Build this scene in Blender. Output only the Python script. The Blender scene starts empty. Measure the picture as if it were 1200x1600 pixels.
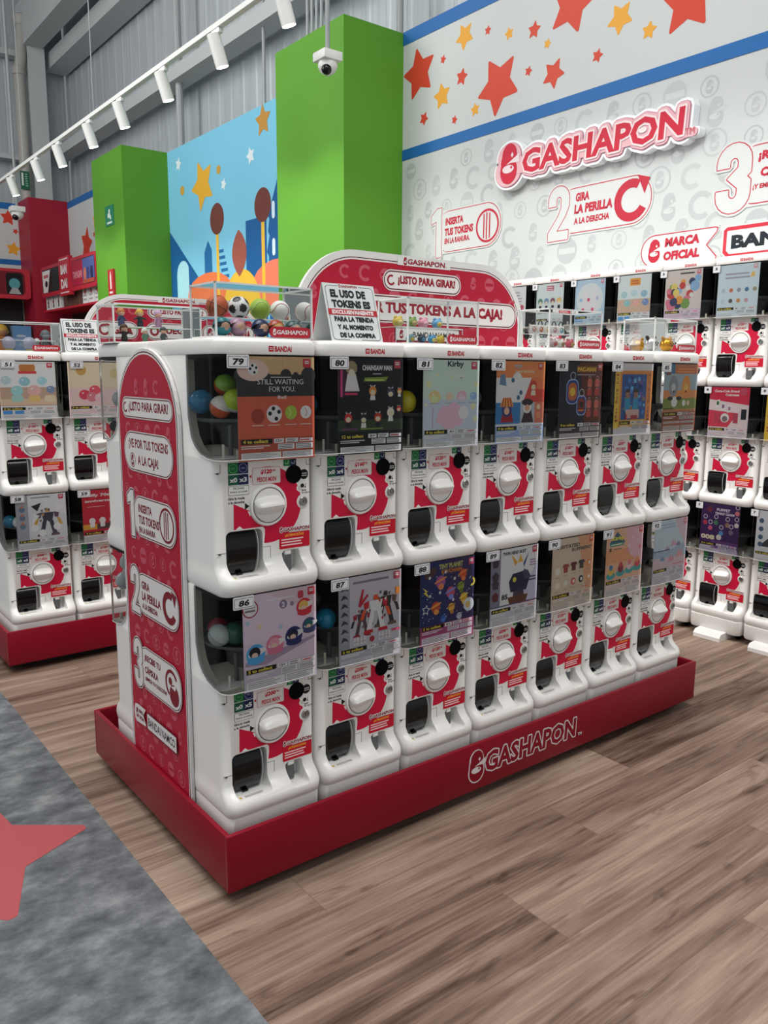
import bpy, bmesh, math, random
from mathutils import Vector as V, Matrix
R = random.Random(7)
sc = bpy.context.scene
COL = sc.collection
PI = math.pi
rad = math.radians

# ------------------------------------------------------------------ camera, world, exposure, large lights
cd = bpy.data.cameras.new('camera')
cam = bpy.data.objects.new('camera', cd)
COL.objects.link(cam)
_yaw, _pitch, _roll, _f = .908548, -.170086, .0061206, 1274.56
_fw = V((math.cos(_pitch)*math.cos(_yaw), math.cos(_pitch)*math.sin(_yaw), math.sin(_pitch)))
_r = V((math.sin(_yaw), -math.cos(_yaw), 0))
_u = _r.cross(_fw)
_r2 = _r*math.cos(_roll) + _u*math.sin(_roll)
_u2 = _u*math.cos(_roll) - _r*math.sin(_roll)
_mt = Matrix((_r2, _u2, -_fw)).transposed().to_4x4()
_mt.translation = V((-.87357, -1.77221, 1.38932))
cam.matrix_world = _mt
cd.sensor_fit = 'VERTICAL'
cd.sensor_height = 36
cd.sensor_width = 27
cd.lens = 36*_f/1600
cd.clip_start = .02
sc.camera = cam
sc.view_settings.view_transform = 'Standard'
sc.view_settings.look = 'None'
sc.view_settings.exposure = 0.22
sc.view_settings.gamma = 1.0
sc.view_settings.use_curve_mapping = False

wd = bpy.data.worlds.new('world')
sc.world = wd
wd.use_nodes = True
bgn = wd.node_tree.nodes['Background']
bgn.inputs[0].default_value = (.93, .97, 1, 1)
bgn.inputs[1].default_value = .45


def area(name, loc, sx, sy, power, target, col=(1, .98, .95)):
    l = bpy.data.lights.new(name, 'AREA')
    l.shape = 'RECTANGLE'
    l.size = sx
    l.size_y = sy
    l.energy = power
    l.color = col
    o = bpy.data.objects.new(name, l)
    o.location = loc
    o.rotation_euler = (V(target)-V(loc)).to_track_quat('-Z', 'Y').to_euler()
    COL.objects.link(o)
    return o


area('overhead_area_light', (-1.6, .6, 6.6), 2.5, 5, 300, (-1.4, .6, 0))
area('overhead_area_light', (.9, -2.6, 6.6), 4, 1.5, 170, (.9, -2.4, 0))
area('overhead_area_light', (-2.6, 7.5, 6.8), 2, 6, 330, (3.6, 8, 3.0))
area('overhead_area_light', (-.2, 5, 6.8), 1.5, 8, 115, (4, 7, 5.6))  # added fill light, no real fixture: brightens the upper cladding and beams


# ------------------------------------------------------------------ materials
def lin(h):
    h = h.lstrip('#')
    if len(h) == 3:
        h = ''.join(c*2 for c in h)
    o = []
    for i in (0, 2, 4):
        c = int(h[i:i+2], 16)/255
        o.append(c/12.92 if c <= .04045 else ((c+.055)/1.055)**2.4)
    return (o[0], o[1], o[2], 1)


def ink(h, g):
    """print ink a little stronger than the hex"""
    o = ''
    c3 = [lin(h)[i] for i in range(3)]
    mean = sum(c3)/3
    for c in c3:
        c = max(0, min(.86, (mean+(c-mean)*.95)*g))
        c = c*12.92 if c <= .0031308 else 1.055*c**(1/2.4)-.055
        o += '%02x' % int(round(c*255))
    return '#'+o


_mc = {}


def M(name, h='#808080', rough=.45, metal=0., emit=0., spec=.5):
    if name in _mc:
        return _mc[name]
    m = bpy.data.materials.new(name)
    m.use_nodes = True
    b = m.node_tree.nodes['Principled BSDF']
    b.inputs['Base Color'].default_value = lin(h)
    b.inputs['Roughness'].default_value = rough
    b.inputs['Metallic'].default_value = metal
    b.inputs['Specular IOR Level'].default_value = spec
    if emit:
        b.inputs['Emission Color'].default_value = lin(h)
        b.inputs['Emission Strength'].default_value = emit
    _mc[name] = m
    return m


GAIN = [1.]


def pm(h):
    if not isinstance(h, str):
        return h
    if GAIN[0] != 1.:
        h = ink(h, GAIN[0])
    return M('print_'+h.lstrip('#'), h, .45, 0, 0, .22)


def clear(name, h, gloss_rough=.03, tint=1., ior=1.45):
    m = bpy.data.materials.new(name)
    m.use_nodes = True
    nt = m.node_tree
    nt.nodes.clear()
    out = nt.nodes.new('ShaderNodeOutputMaterial')
    mix = nt.nodes.new('ShaderNodeMixShader')
    tr = nt.nodes.new('ShaderNodeBsdfTransparent')
    gl = nt.nodes.new('ShaderNodeBsdfGlossy')
    fr = nt.nodes.new('ShaderNodeFresnel')
    fr.inputs[0].default_value = ior
    tr.inputs[0].default_value = lin(h)
    gl.inputs['Roughness'].default_value = gloss_rough
    nt.links.new(fr.outputs[0], mix.inputs[0])
    nt.links.new(tr.outputs[0], mix.inputs[1])
    nt.links.new(gl.outputs[0], mix.inputs[2])
    nt.links.new(mix.outputs[0], out.inputs[0])
    return m


def frosted(name, h, a):
    m = bpy.data.materials.new(name)
    m.use_nodes = True
    b = m.node_tree.nodes['Principled BSDF']
    b.inputs['Base Color'].default_value = lin(h)
    b.inputs['Roughness'].default_value = .15
    b.inputs['Alpha'].default_value = a
    return m


WHITE = M('white_plastic', '#e9e7e4', .28, 0, 0, .45)
WHITE2 = M('white_skirt_plastic', '#dedbd9', .4)
CREAM = M('cream_plastic', '#cfcabb', .4)
DARK = M('dark_liner', '#0c0c0f', .6, 0, 0, .15)
GREY = M('grey_hopper', '#5d6062', .5, 0, 0, .3)
BLACK = M('black_gloss', '#07080c', .16, 0, 0, .35)
BLACKM = M('black_slot', '#030304', .7, 0, 0, .1)
STEELG = M('lock_steel', '#9a9a98', .3, .8)
RED = M('red_lacquer', '#83041f', .34, 0, 0, .28)
CLEAR = clear('clear_window', '#f7f8f8', .03, 1., 1.22)
ACRY = clear('clear_acrylic', '#f6f8f8', .02, 1., 1.22)
EDGE = frosted('acrylic_edge', '#f2f5f4', .72)
GREEN = M('green_paint', '#579528', .55, 0, 0, .3)
REDP = M('red_paint', '#94162e', .5, 0, 0, .3)
BOARD = M('white_board', '#d9d8d6', .5)
WALLW = M('wall_white', '#c3c8c8', .55, 0, 0, .3)
BLUE = M('blue_stripe', '#1b63a6', .5, 0, 0, .3)
STEEL = M('painted_steel', '#8f9496', .6)
LAMPW = M('lamp_white', '#d8dad8', .45)
GLOW = M('lamp_glow', '#fff8ea', .5, 0, 9.)


# ------------------------------------------------------------------ mesh builder
def rrect(x0, y0, x1, y1, r, n=5, rr=None):
    rs = rr or (r, r, r, r)
    p = []
    for (cx, cy, a, q) in ((x1, y0, -90, rs[1]), (x1, y1, 0, rs[2]), (x0, y1, 90, rs[3]), (x0, y0, 180, rs[0])):
        sx = -1 if cx == x1 else 1
        sy = 1 if cy == y0 else -1
        if q <= 0:
            p.append((cx, cy))
            continue
        for i in range(n+1):
            t = rad(a + 90*i/n)
            p.append((cx+sx*q+q*math.cos(t), cy+sy*q+q*math.sin(t)))
    return p


def circle(u, v, r, n=20, rv=None):
    return [(u+r*math.cos(2*PI*i/n), v+(rv or r)*math.sin(2*PI*i/n)) for i in range(n)]


class MB:
    def __init__(s):
        s.v = []; s.f = []; s.m = []; s.sm = []; s.mats = []

    def mi(s, mat):
        mat = pm(mat)
        if mat not in s.mats:
            s.mats.append(mat)
        return s.mats.index(mat)

    def add(s, vs, fs, mat, smooth=False):
        b = len(s.v)
        k = s.mi(mat)
        s.v.extend([tuple(p) for p in vs])
        for f in fs:
            s.f.append([b+i for i in f]); s.m.append(k); s.sm.append(smooth)
        return s

    def box(s, x0, y0, z0, x1, y1, z1, mat):
        vs = [(x, y, z) for z in (z0, z1) for y in (y0, y1) for x in (x0, x1)]
        return s.add(vs, [(0, 2, 3, 1), (4, 5, 7, 6), (0, 1, 5, 4), (2, 6, 7, 3), (0, 4, 6, 2), (1, 3, 7, 5)], mat)

    def bm(s, bm, mat, smooth=True, mtx=None):
        bm.verts.ensure_lookup_table()
        for i, q in enumerate(bm.verts):
            q.index = i
        vs = [(mtx @ q.co if mtx else q.co.copy()) for q in bm.verts]
        s.add(vs, [[q.index for q in f.verts] for f in bm.faces], mat, smooth)
        bm.free()
        return s

    def rbox(s, x0, y0, z0, x1, y1, z1, mat, r=.01, seg=2, mtx=None):
        b = bmesh.new()
        bmesh.ops.create_cube(b, size=1)
        for q in b.verts:
            q.co = V(((x0+x1)/2+q.co.x*(x1-x0), (y0+y1)/2+q.co.y*(y1-y0), (z0+z1)/2+q.co.z*(z1-z0)))
        bmesh.ops.bevel(b, geom=list(b.edges), offset=r, segments=seg, profile=.5, affect='EDGES')
        return s.bm(b, mat, True, mtx)

    def loft(s, secs, mat, cap0=True, cap1=True, smooth=True, closed=True):
        n = len(secs[0])
        vs = [p for q in secs for p in q]
        fs = []
        for k in range(len(secs)-1):
            for i in range(n if closed else n-1):
                j = (i+1) % n
                fs.append((k*n+i, k*n+j, (k+1)*n+j, (k+1)*n+i))
        if cap0:
            fs.append(tuple(reversed(range(n))))
        if cap1:
            fs.append(tuple((len(secs)-1)*n+i for i in range(n)))
        return s.add(vs, fs, mat, smooth)

    def lathe(s, prof, mat, c=(0, 0, 0), axis='Z', n=24, smooth=True):
        secs = []
        for r, z in prof:
            q = []
            for i in range(n):
                a = 2*PI*i/n
                p = (r*math.cos(a), r*math.sin(a), z)
                if axis == 'Y':      # along -Y (out of a machine front)
                    p = (p[0], -p[2], p[1])
                elif axis == 'X':
                    p = (p[2], p[0], p[1])
                q.append((c[0]+p[0], c[1]+p[1], c[2]+p[2]))
            secs.append(q)
        return s.loft(secs, mat, True, True, smooth)

    def tube(s, p0, p1, r, mat, n=10, r1=None):
        p0 = V(p0); p1 = V(p1)
        d = (p1-p0).normalized()
        a = d.orthogonal().normalized()
        b = d.cross(a)
        secs = []
        for p, q in ((p0, r), (p1, r if r1 is None else r1)):
            secs.append([p+(a*math.cos(2*PI*i/n)+b*math.sin(2*PI*i/n))*q for i in range(n)])
        return s.loft(secs, mat)

    def path(s, pts, r, mat, n=8, closed=False):
        pts = [V(p) for p in pts]
        m = len(pts)
        secs = []
        a = None
        for i in range(m):
            if closed:
                d = pts[(i+1) % m]-pts[i-1]
            else:
                d = pts[min(i+1, m-1)]-pts[max(i-1, 0)]
            d.normalize()
            a = d.orthogonal().normalized() if a is None else (a-d*a.dot(d)).normalized()
            b = d.cross(a)
            secs.append([pts[i]+(a*math.cos(2*PI*k/n)+b*math.sin(2*PI*k/n))*r for k in range(n)])
        if closed:
            secs.append(secs[0])
        return s.loft(secs, mat, not closed, not closed)

    def sphere(s, c, r, mat, seg=20, rings=12, sc3=(1, 1, 1), z0=-1., z1=1., fn=None):
        # z0..z1 keep part of the ball in units of its polar angle sine
        t0 = math.asin(max(-1, min(1, z0))); t1 = math.asin(max(-1, min(1, z1)))
        vs = []; fs = []
        for k in range(rings+1):
            t = t0+(t1-t0)*k/rings
            for i in range(seg):
                a = 2*PI*i/seg
                vs.append((c[0]+r*sc3[0]*math.cos(t)*math.cos(a), c[1]+r*sc3[1]*math.cos(t)*math.sin(a), c[2]+r*sc3[2]*math.sin(t)))
        for k in range(rings):
            for i in range(seg):
                j = (i+1) % seg
                fs.append((k*seg+i, k*seg+j, (k+1)*seg+j, (k+1)*seg+i))
        return s.add(vs, fs, mat, True)

    def prism(s, pts, o, U, W, N, d, mat, side=None):
        o = V(o); U = V(U); W = V(W); N = V(N)
        n = len(pts)
        fr = [o+U*p[0]+W*p[1]+N*d for p in pts]
        bk = [o+U*p[0]+W*p[1] for p in pts]
        s.add(fr, [tuple(range(n))], mat)
        s.add(bk, [tuple(reversed(range(n)))], side or mat)
        s.add(bk+fr, [(i, (i+1) % n, n+(i+1) % n, n+i) for i in range(n)], side or mat)
        return s

    def mesh(s, name):
        me = bpy.data.meshes.new(name)
        me.from_pydata(s.v, [], s.f)
        for m in s.mats:
            me.materials.append(m)
        me.polygons.foreach_set('material_index', s.m)
        me.polygons.foreach_set('use_smooth', s.sm)
        if any(s.sm):
            me.set_sharp_from_angle(angle=rad(35))
        me.update()
        return me

    def obj(s, name, parent=None, loc=None, rz=0):
        o = bpy.data.objects.new(name, s.mesh(name))
        COL.objects.link(o)
        if parent:
            o.parent = parent
        if loc:
            o.location = loc
        if rz:
            o.rotation_euler = (0, 0, rz)
        return o


def inst(name, me, parent):
    o = bpy.data.objects.new(name, me)
    COL.objects.link(o)
    o.parent = parent
    return o


def tag(o, label, cat, group=None, kind=None):
    o['label'] = label
    o['category'] = cat
    if group:
        o['group'] = group
    if kind:
        o['kind'] = kind
    return o


def struct(o, label=None, cat=None):
    o['kind'] = 'structure'
    if label:
        o['label'] = label
    if cat:
        o['category'] = cat
    return o


def empty(name, loc, rz=0, label=None, cat=None, group=None):
    o = bpy.data.objects.new(name, None)
    o.empty_display_size = .05
    COL.objects.link(o)
    o.location = loc
    o.rotation_euler = (0, 0, rz)
    if label:
        tag(o, label, cat, group)
    return o


# ------------------------------------------------------------------ lettering and flat print
_gl = {}


def glyphs(t, bold, shear):
    k = (t, bold, shear)
    if k in _gl:
        return _gl[k]
    cu = bpy.data.curves.new('t', 'FONT')
    cu.body = t
    cu.offset = bold*1.15
    cu.shear = shear
    cu.resolution_u = 2
    cu.space_character = .98+bold*.6
    ob = bpy.data.objects.new('t', cu)
    COL.objects.link(ob)
    dg = bpy.context.evaluated_depsgraph_get()
    me = bpy.data.meshes.new_from_object(ob.evaluated_get(dg))
    vs = [(q.co.x, q.co.y) for q in me.vertices]
    fs = [tuple(p.vertices) for p in me.polygons]
    cnt = {}
    for f in fs:
        for i in range(len(f)):
            e = tuple(sorted((f[i], f[(i+1) % len(f)])))
            cnt[e] = cnt.get(e, 0)+1
    be = [e for e, c in cnt.items() if c == 1]
    bpy.data.objects.remove(ob)
    bpy.data.curves.remove(cu)
    bpy.data.meshes.remove(me)
    xs = [p[0] for p in vs] or [0, 1]
    ys = [p[1] for p in vs] or [0, 1]
    _gl[k] = (vs, fs, be, min(xs), max(xs), min(ys), max(ys))
    return _gl[k]


class Art:
    """Flat print laid on a plane: origin o, right U, up W, outward N, in units sx, sy."""

    def __init__(s, mb, o, U, W, N, sx=1., sy=1., eps=.00004, lay=.0003):
        s.mb = mb; s.o = V(o); s.U = V(U)*sx; s.W = V(W)*sy; s.N = V(N); s.lay = lay; s.eps = eps; s.k = sx/sy; s.sx = sx

    def P(s, u, v):
        return s.o+s.U*u+s.W*v+s.N*s.lay

    def poly(s, pts, c):
        s.lay += s.eps
        s.mb.add([s.P(*p) for p in pts], [tuple(range(len(pts)))], c)
        return s

    def rect(s, u0, v0, u1, v1, c):
        return s.poly([(u0, v0), (u1, v0), (u1, v1), (u0, v1)], c)

    def rr(s, u0, v0, u1, v1, r, c, n=5):
        q = rrect(0, 0, (u1-u0), (v1-v0)/s.k, r, n)
        return s.poly([(u0+a, v0+b*s.k) for a, b in q], c)

    def ell(s, u, v, a, b, c, n=18, rot=0):
        ca, sa = math.cos(rot), math.sin(rot)
        p = []
        for i in range(n):
            x = a*math.cos(2*PI*i/n); y = b*math.sin(2*PI*i/n)
            p.append((u+x*ca-y*sa, v+(x*sa+y*ca)*s.k))
        return s.poly(p, c)

    def circ(s, u, v, r, c, n=18):
        return s.ell(u, v, r, r, c, n)

    def ring(s, u, v, r0, r1, c, a0=0, a1=360, n=24):
        s.lay += s.eps
        q = []
        for i in range(n+1):
            t = rad(a0+(a1-a0)*i/n)
            for r in (r0, r1):
                q.append(s.P(u+r*math.cos(t), v+r*math.sin(t)*s.k))
        s.mb.add(q, [(2*i, 2*i+1, 2*i+3, 2*i+2) for i in range(n)], c)
        return s

    def line(s, pts, w, c, closed=False):
        s.lay += s.eps
        m = len(pts)
        for i in range(m if closed else m-1):
            a = V((pts[i][0], pts[i][1]/s.k)); b = V((pts[(i+1) % m][0], pts[(i+1) % m][1]/s.k))
            d = b-a
            if d.length < 1e-9:
                continue
            d = d.normalized()*(w/2)
            nn = V((-d.y, d.x))
            # quad with pointed ends keeps joints closed
            q = [a+nn, a-d, a-nn, b-nn, b+d, b+nn]
            s.lay += 2.5e-6
            s.mb.add([s.P(p.x, p.y*s.k) for p in q], [(0, 1, 2, 3, 4, 5)], c)
        return s

    def text(s, t, u, v, w, h, c, bold=.02, shear=0., grow=0., fill=True, depth=0.):
        vs, fs, be, x0, x1, y0, y1 = glyphs(t, bold, shear)
        a = w/max(x1-x0, 1e-6); b = h/max(y1-y0, 1e-6)
        P = [(u+(p[0]-x0)*a, v+(p[1]-y0)*b) for p in vs]
        if grow:
            s.lay += s.eps
            for e in be:
                p = V((P[e[0]][0], P[e[0]][1]/s.k)); q = V((P[e[1]][0], P[e[1]][1]/s.k))
                d = q-p
                if d.length < 1e-9:
                    continue
                d = d.normalized()*grow
                nn = V((-d.y, d.x))
                d2 = d*.7
                n2 = nn*.7
                oct_ = [p+nn, p+n2-d2, p-d, p-n2-d2, p-nn, q-nn, q-n2+d2, q+d, q+n2+d2, q+nn]
                pts = [(z.x, z.y*s.k) for z in oct_]
                s.lay += 2.5e-6
                if depth:
                    s.mb.prism(pts, s.o+s.N*s.lay, s.U, s.W, s.N, depth, c)
                else:
                    s.mb.add([s.P(*z) for z in pts], [tuple(range(10))], c)
        if fill:
            s.lay += s.eps
            N = s.N*depth
            s.mb.add([s.P(*p)+N for p in P], fs, c)
        return s

    def star(s, u, v, r, c, rot=90, inner=.55, soft=.86):
        p = []
        for i in range(5):
            a = rad(rot+72*i)
            am = rad(rot+72*i-36); ap = rad(rot+72*i+36)
            T = (math.cos(a), math.sin(a)); B = (inner*math.cos(am), inner*math.sin(am)); A = (inner*math.cos(ap), inner*math.sin(ap))
            for q, k in ((B, soft), (T, 0), (A, soft)):
                if k:
                    x = q[0]*(1-k)+T[0]*k; y = q[1]*(1-k)+T[1]*k
                else:
                    x, y = T[0]*.95, T[1]*.95
                p.append((u+r*x, v+r*y*s.k))
            p.append((u+r*A[0], v+r*A[1]*s.k))
        return s.poly(p, c)

    def bars(s, u0, v0, u1, v1, n, c, seed=0):
        rr_ = random.Random(seed)
        s.lay += s.eps
        for i in range(n):
            a = v0+(v1-v0)*(i+.25)/n; b = v0+(v1-v0)*(i+.72)/n
            e = u0+(u1-u0)*rr_.uniform(.7, 1)
            s.mb.add([s.P(u0, a), s.P(e, a), s.P(e, b), s.P(u0, b)], [(0, 1, 2, 3)], c)
        return s

    def digit(s, n, u, v, w, h, layers):
        """heavy outlined numeral; layers = (extra width, colour) strokes then a fill colour"""
        q = .38*w
        m = q/2
        if n == '1':
            P = [(.42*w, 0), (.42*w+q*1.15, 0), (.42*w+q*1.15, h), (.5*w, h), (.02*w, h*.87), (.02*w, h*.70), (.42*w, h*.75)]
        else:
            rx = w/2-m
            top = [(w/2+rx*math.cos(rad(t)), h-m-rx*1.0+rx*math.sin(rad(t))) for t in range(180, -1, -20)]
            if n == '2':
                cy_ = h-w/2
                P = [(0, .64*h)]+[(w/2+w/2*math.cos(rad(t)), cy_+w/2*math.sin(rad(t))) for t in range(180, -1, -15)]
                P += [(w, .62*h), (w*.84, .44*h), (q*1.12, q*.9), (w, q*.9), (w, 0), (0, 0), (0, q*.8), (w*.50, .46*h), (w-q, .60*h)]
                P += [(w/2+(w/2-q)*math.cos(rad(t)), cy_+(w/2-q)*math.sin(rad(t))) for t in range(0, 181, 30)]+[(q, .64*h)]
                C = []
            else:
                bot = [(w/2+rx*math.cos(rad(t)), m+rx+rx*math.sin(rad(t))) for t in range(0, -181, -20)]
                C = [(m, .66*h)]+top+[(w-m, .6*h), (w*.6, .5*h), (w-m, .4*h)]+bot+[(m, .34*h)]
            L, Rr = [], []
            for i, p in enumerate(C):
                a_ = V(C[max(i-1, 0)]); b_ = V(C[min(i+1, len(C)-1)])
                p = V(p)
                d1 = (p-a_).normalized() if i else (b_-p).normalized()
                d2 = (b_-p).normalized() if i < len(C)-1 else d1
                t = (d1+d2).normalized()
                k_ = m/max(.55, t.dot(d1))
                L.append(p+V((-t.y, t.x))*k_); Rr.append(p-V((-t.y, t.x))*k_)
            if C:
                P = [(p.x, p.y) for p in L]+[(p.x, p.y) for p in reversed(Rr)]
        P = [(u+a_, v+b_) for a_, b_ in P]
        for e, c in layers[:-1]:
            s.line(P, e, c, True)
        return s.poly(P, layers[-1])

    # marks ---------------------------------------------------------
    def icon(s, u, v, h, c, bg):
        w = .6*h
        k = s.k
        s.ell(u+.03*w, v+.21*h*k, .43*w, .29*h, c)
        s.ell(u, v-.17*h*k, .5*w, .33*h, c)
        s.ell(u-.13*w, v+.02*h*k, .33*w, .3*h, c)
        s.poly([(u+.62*w, v+.2*h*k), (u-.14*w, v-.01*h*k), (u+.15*w, v+.01*h*k), (u+.62*w, v-.01*h*k)], bg)
        s.poly([(u+.2*w, v+.13*h*k), (u+.28*w, v+.2*h*k), (u+.2*w, v+.27*h*k), (u+.12*w, v+.2*h*k)], bg)
        s.ell(u-.02*w, v-.13*h*k, .34*w, .1*h, bg)
        s.circ(u+.17*w, v-.1*h*k, .06*w, c, 8)
        return s

    def curl(s, u, v, r, c, w=.42):
        s.ring(u, v, r*(1-w), r, c, 60, 330, 20)
        a = rad(60)
        k = s.k
        m = r*(1-w/2)
        cx, cy = u+m*math.cos(a), v+m*math.sin(a)*k
        s.poly([(cx-.1*r, cy+.45*r*k), (cx+.62*r, cy+.22*r*k), (cx+.35*r, cy-.5*r*k)], c)
        return s

    def coin(s, u, v, r, c):
        s.ring(u, v, r*.86, r, c, 0, 360, 28)
        for x, q in ((-.3, .72), (-.06, .8), (.2, .74)):
            s.rect(u+(x-.05)*r, v-q*r*s.k, u+(x+.05)*r, v+q*r*s.k, c)
        return s

    def motif(s, k, u, v, r, c, bg):
        k = k % 4
        if k == 0:
            s.ring(u, v, .6*r, r, c, 40, 310, 16)
        elif k == 1:
            s.ring(u, v, .84*r, r, c, 0, 360, 18)
            s.icon(u, v, 1.25*r, c, bg)
        elif k == 2:
            s.circ(u, v, r, c, 18)
            s.rect(u-.8*r, v-.22*r*s.k, u+.8*r, v+.22*r*s.k, bg)
        else:
            s.icon(u, v, 2*r, c, bg)
        return s

    def gashapon(s, u, v, w, h, c, bg, tm=True, grow=0., oc=None):
        ih = h*1.5/s.k
        iw = .6*ih
        if grow:
            s.ell(u+iw*.5, v+h*.5+.2*ih*s.k, .43*iw+grow, .29*ih+grow, oc)
            s.ell(u+iw*.5, v+h*.5-.17*ih*s.k, .5*iw+grow, .33*ih+grow, oc)
            s.ell(u+iw*.37, v+h*.5+.02*ih*s.k, .33*iw+grow, .3*ih+grow, oc)
            s.text('GASHAPON', u+iw*1.12, v, w-iw*1.12, h, oc, .03, .06, grow)
        s.icon(u+iw*.5, v+h*.5, ih, c, bg)
        s.text('GASHAPON', u+iw*1.12, v, w-iw*1.12, h, c, .03, .06)
        if tm:
            s.text('TM', u+w*1.005, v, w*.035, h*.25, c if not oc else oc, .0)
        return s


# ------------------------------------------------------------------ floor
def nodes_mat(name):
    m = bpy.data.materials.new(name)
    m.use_nodes = True
    return m, m.node_tree, m.node_tree.nodes['Principled BSDF']


def ramp(nt, stops, src):
    r = nt.nodes.new('ShaderNodeValToRGB')
    e = r.color_ramp.elements
    e[0].position, e[0].color = stops[0][0], lin(stops[0][1])
    e[1].position, e[1].color = stops[-1][0], lin(stops[-1][1])
    for p, h in stops[1:-1]:
        q = e.new(p)
        q.color = lin(h)
    nt.links.new(src, r.inputs[0])
    return r.outputs[0]


def mth(nt, op, a, b=None, c=None):
    n = nt.nodes.new('ShaderNodeMath')
    n.operation = op
    for i, x in enumerate((a, b, c)):
        if x is None:
            continue
        if isinstance(x, (int, float)):
            n.inputs[i].default_value = x
        else:
            nt.links.new(x, n.inputs[i])
    return n.outputs[0]


def wood_floor():
    m, nt, b = nodes_mat('wood_plank_floor')
    geo = nt.nodes.new('ShaderNodeNewGeometry')
    sep = nt.nodes.new('ShaderNodeSeparateXYZ')
    nt.links.new(geo.outputs['Position'], sep.inputs[0])
    X, Y = sep.outputs[0], sep.outputs[1]
    yr = mth(nt, 'DIVIDE', mth(nt, 'ADD', Y, .17), .225)
    row = mth(nt, 'FLOOR', yr)
    xs = mth(nt, 'ADD', mth(nt, 'SUBTRACT', X, .195), mth(nt, 'MULTIPLY', row, .86))
    xr = mth(nt, 'DIVIDE', xs, 1.3)
    col = mth(nt, 'FLOOR', xr)
    cmb = nt.nodes.new('ShaderNodeCombineXYZ')
    nt.links.new(row, cmb.inputs[0]); nt.links.new(col, cmb.inputs[1])
    wn = nt.nodes.new('ShaderNodeTexWhiteNoise')
    wn.noise_dimensions = '2D'
    nt.links.new(cmb.outputs[0], wn.inputs['Vector'])
    gx = mth(nt, 'ADD', mth(nt, 'MULTIPLY', X, .9), mth(nt, 'MULTIPLY', wn.outputs['Value'], 37))
    gv = nt.nodes.new('ShaderNodeCombineXYZ')
    nt.links.new(gx, gv.inputs[0]); nt.links.new(mth(nt, 'MULTIPLY', Y, 12), gv.inputs[1])
    nt.links.new(mth(nt, 'MULTIPLY', wn.outputs['Value'], 9), gv.inputs[2])
    n1 = nt.nodes.new('ShaderNodeTexNoise')
    n1.inputs['Scale'].default_value = 1.5
    n1.inputs['Detail'].default_value = 5
    n1.inputs['Roughness'].default_value = .62
    n1.inputs['Distortion'].default_value = .35
    nt.links.new(gv.outputs[0], n1.inputs['Vector'])
    gv2 = nt.nodes.new('ShaderNodeCombineXYZ')
    nt.links.new(mth(nt, 'MULTIPLY', gx, 2.2), gv2.inputs[0]); nt.links.new(mth(nt, 'MULTIPLY', Y, 90), gv2.inputs[1])
    n2 = nt.nodes.new('ShaderNodeTexNoise')
    n2.inputs['Scale'].default_value = 1.2
    n2.inputs['Detail'].default_value = 3
    nt.links.new(gv2.outputs[0], n2.inputs['Vector'])
    tone = mth(nt, 'ADD', mth(nt, 'ADD', mth(nt, 'MULTIPLY', n1.outputs[0], 1.0), mth(nt, 'MULTIPLY', n2.outputs[0], .36)),
               mth(nt, 'MULTIPLY', mth(nt, 'SUBTRACT', wn.outputs['Value'], .5), .26))
    kv = nt.nodes.new('ShaderNodeCombineXYZ')
    nt.links.new(mth(nt, 'MULTIPLY', gx, 2.4), kv.inputs[0]); nt.links.new(mth(nt, 'MULTIPLY', Y, 7), kv.inputs[1])
    n3 = nt.nodes.new('ShaderNodeTexNoise')
    n3.inputs['Scale'].default_value = 1.3
    n3.inputs['Detail'].default_value = 6
    n3.inputs['Distortion'].default_value = 1.6
    nt.links.new(kv.outputs[0], n3.inputs['Vector'])
    kn_ = mth(nt, 'MULTIPLY', mth(nt, 'MAXIMUM', mth(nt, 'SUBTRACT', n3.outputs[0], .62), 0), 1.5)
    tone = mth(nt, 'SUBTRACT', tone, kn_)
    c = ramp(nt, [(.42, '#463229'), (.55, '#634e43'), (.68, '#7c675a'), (.82, '#937e6f'), (1.0, '#a89685')], tone)
    # joints
    fy = mth(nt, 'FRACT', yr); fx = mth(nt, 'FRACT', xr)
    jy = mth(nt, 'LESS_THAN', mth(nt, 'ABSOLUTE', mth(nt, 'SUBTRACT', fy, .003)), .006)
    jx = mth(nt, 'LESS_THAN', fx, .0016)
    j = mth(nt, 'MAXIMUM', jy, jx)
    mx = nt.nodes.new('ShaderNodeMix')
    mx.data_type = 'RGBA'
    nt.links.new(mth(nt, 'MULTIPLY', j, .45), mx.inputs['Factor'])
    nt.links.new(c, mx.inputs['A'])
    mx.inputs['B'].default_value = lin('#3a2d27')
    nt.links.new(mx.outputs['Result'], b.inputs['Base Color'])
    b.inputs['Roughness'].default_value = .5
    b.inputs['Specular IOR Level'].default_value = .3
    return m


def grey_floor():
    m, nt, b = nodes_mat('grey_mottled_vinyl')
    geo = nt.nodes.new('ShaderNodeNewGeometry')
    mp = nt.nodes.new('ShaderNodeMapping')
    mp.inputs['Scale'].default_value = (2.2, 3.4, 1)
    mp.inputs['Rotation'].default_value = (0, 0, .3)
    nt.links.new(geo.outputs['Position'], mp.inputs[0])
    n1 = nt.nodes.new('ShaderNodeTexNoise')
    n1.inputs['Scale'].default_value = 3.2
    n1.inputs['Detail'].default_value = 8
    n1.inputs['Roughness'].default_value = .68
    nt.links.new(mp.outputs[0], n1.inputs['Vector'])
    c = ramp(nt, [(.33, '#3d4145'), (.5, '#5f6367'), (.68, '#84888b')], n1.outputs[0])
    nt.links.new(c, b.inputs['Base Color'])
    b.inputs['Roughness'].default_value = .55
    b.inputs['Specular IOR Level'].default_value = .3
    return m


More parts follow.
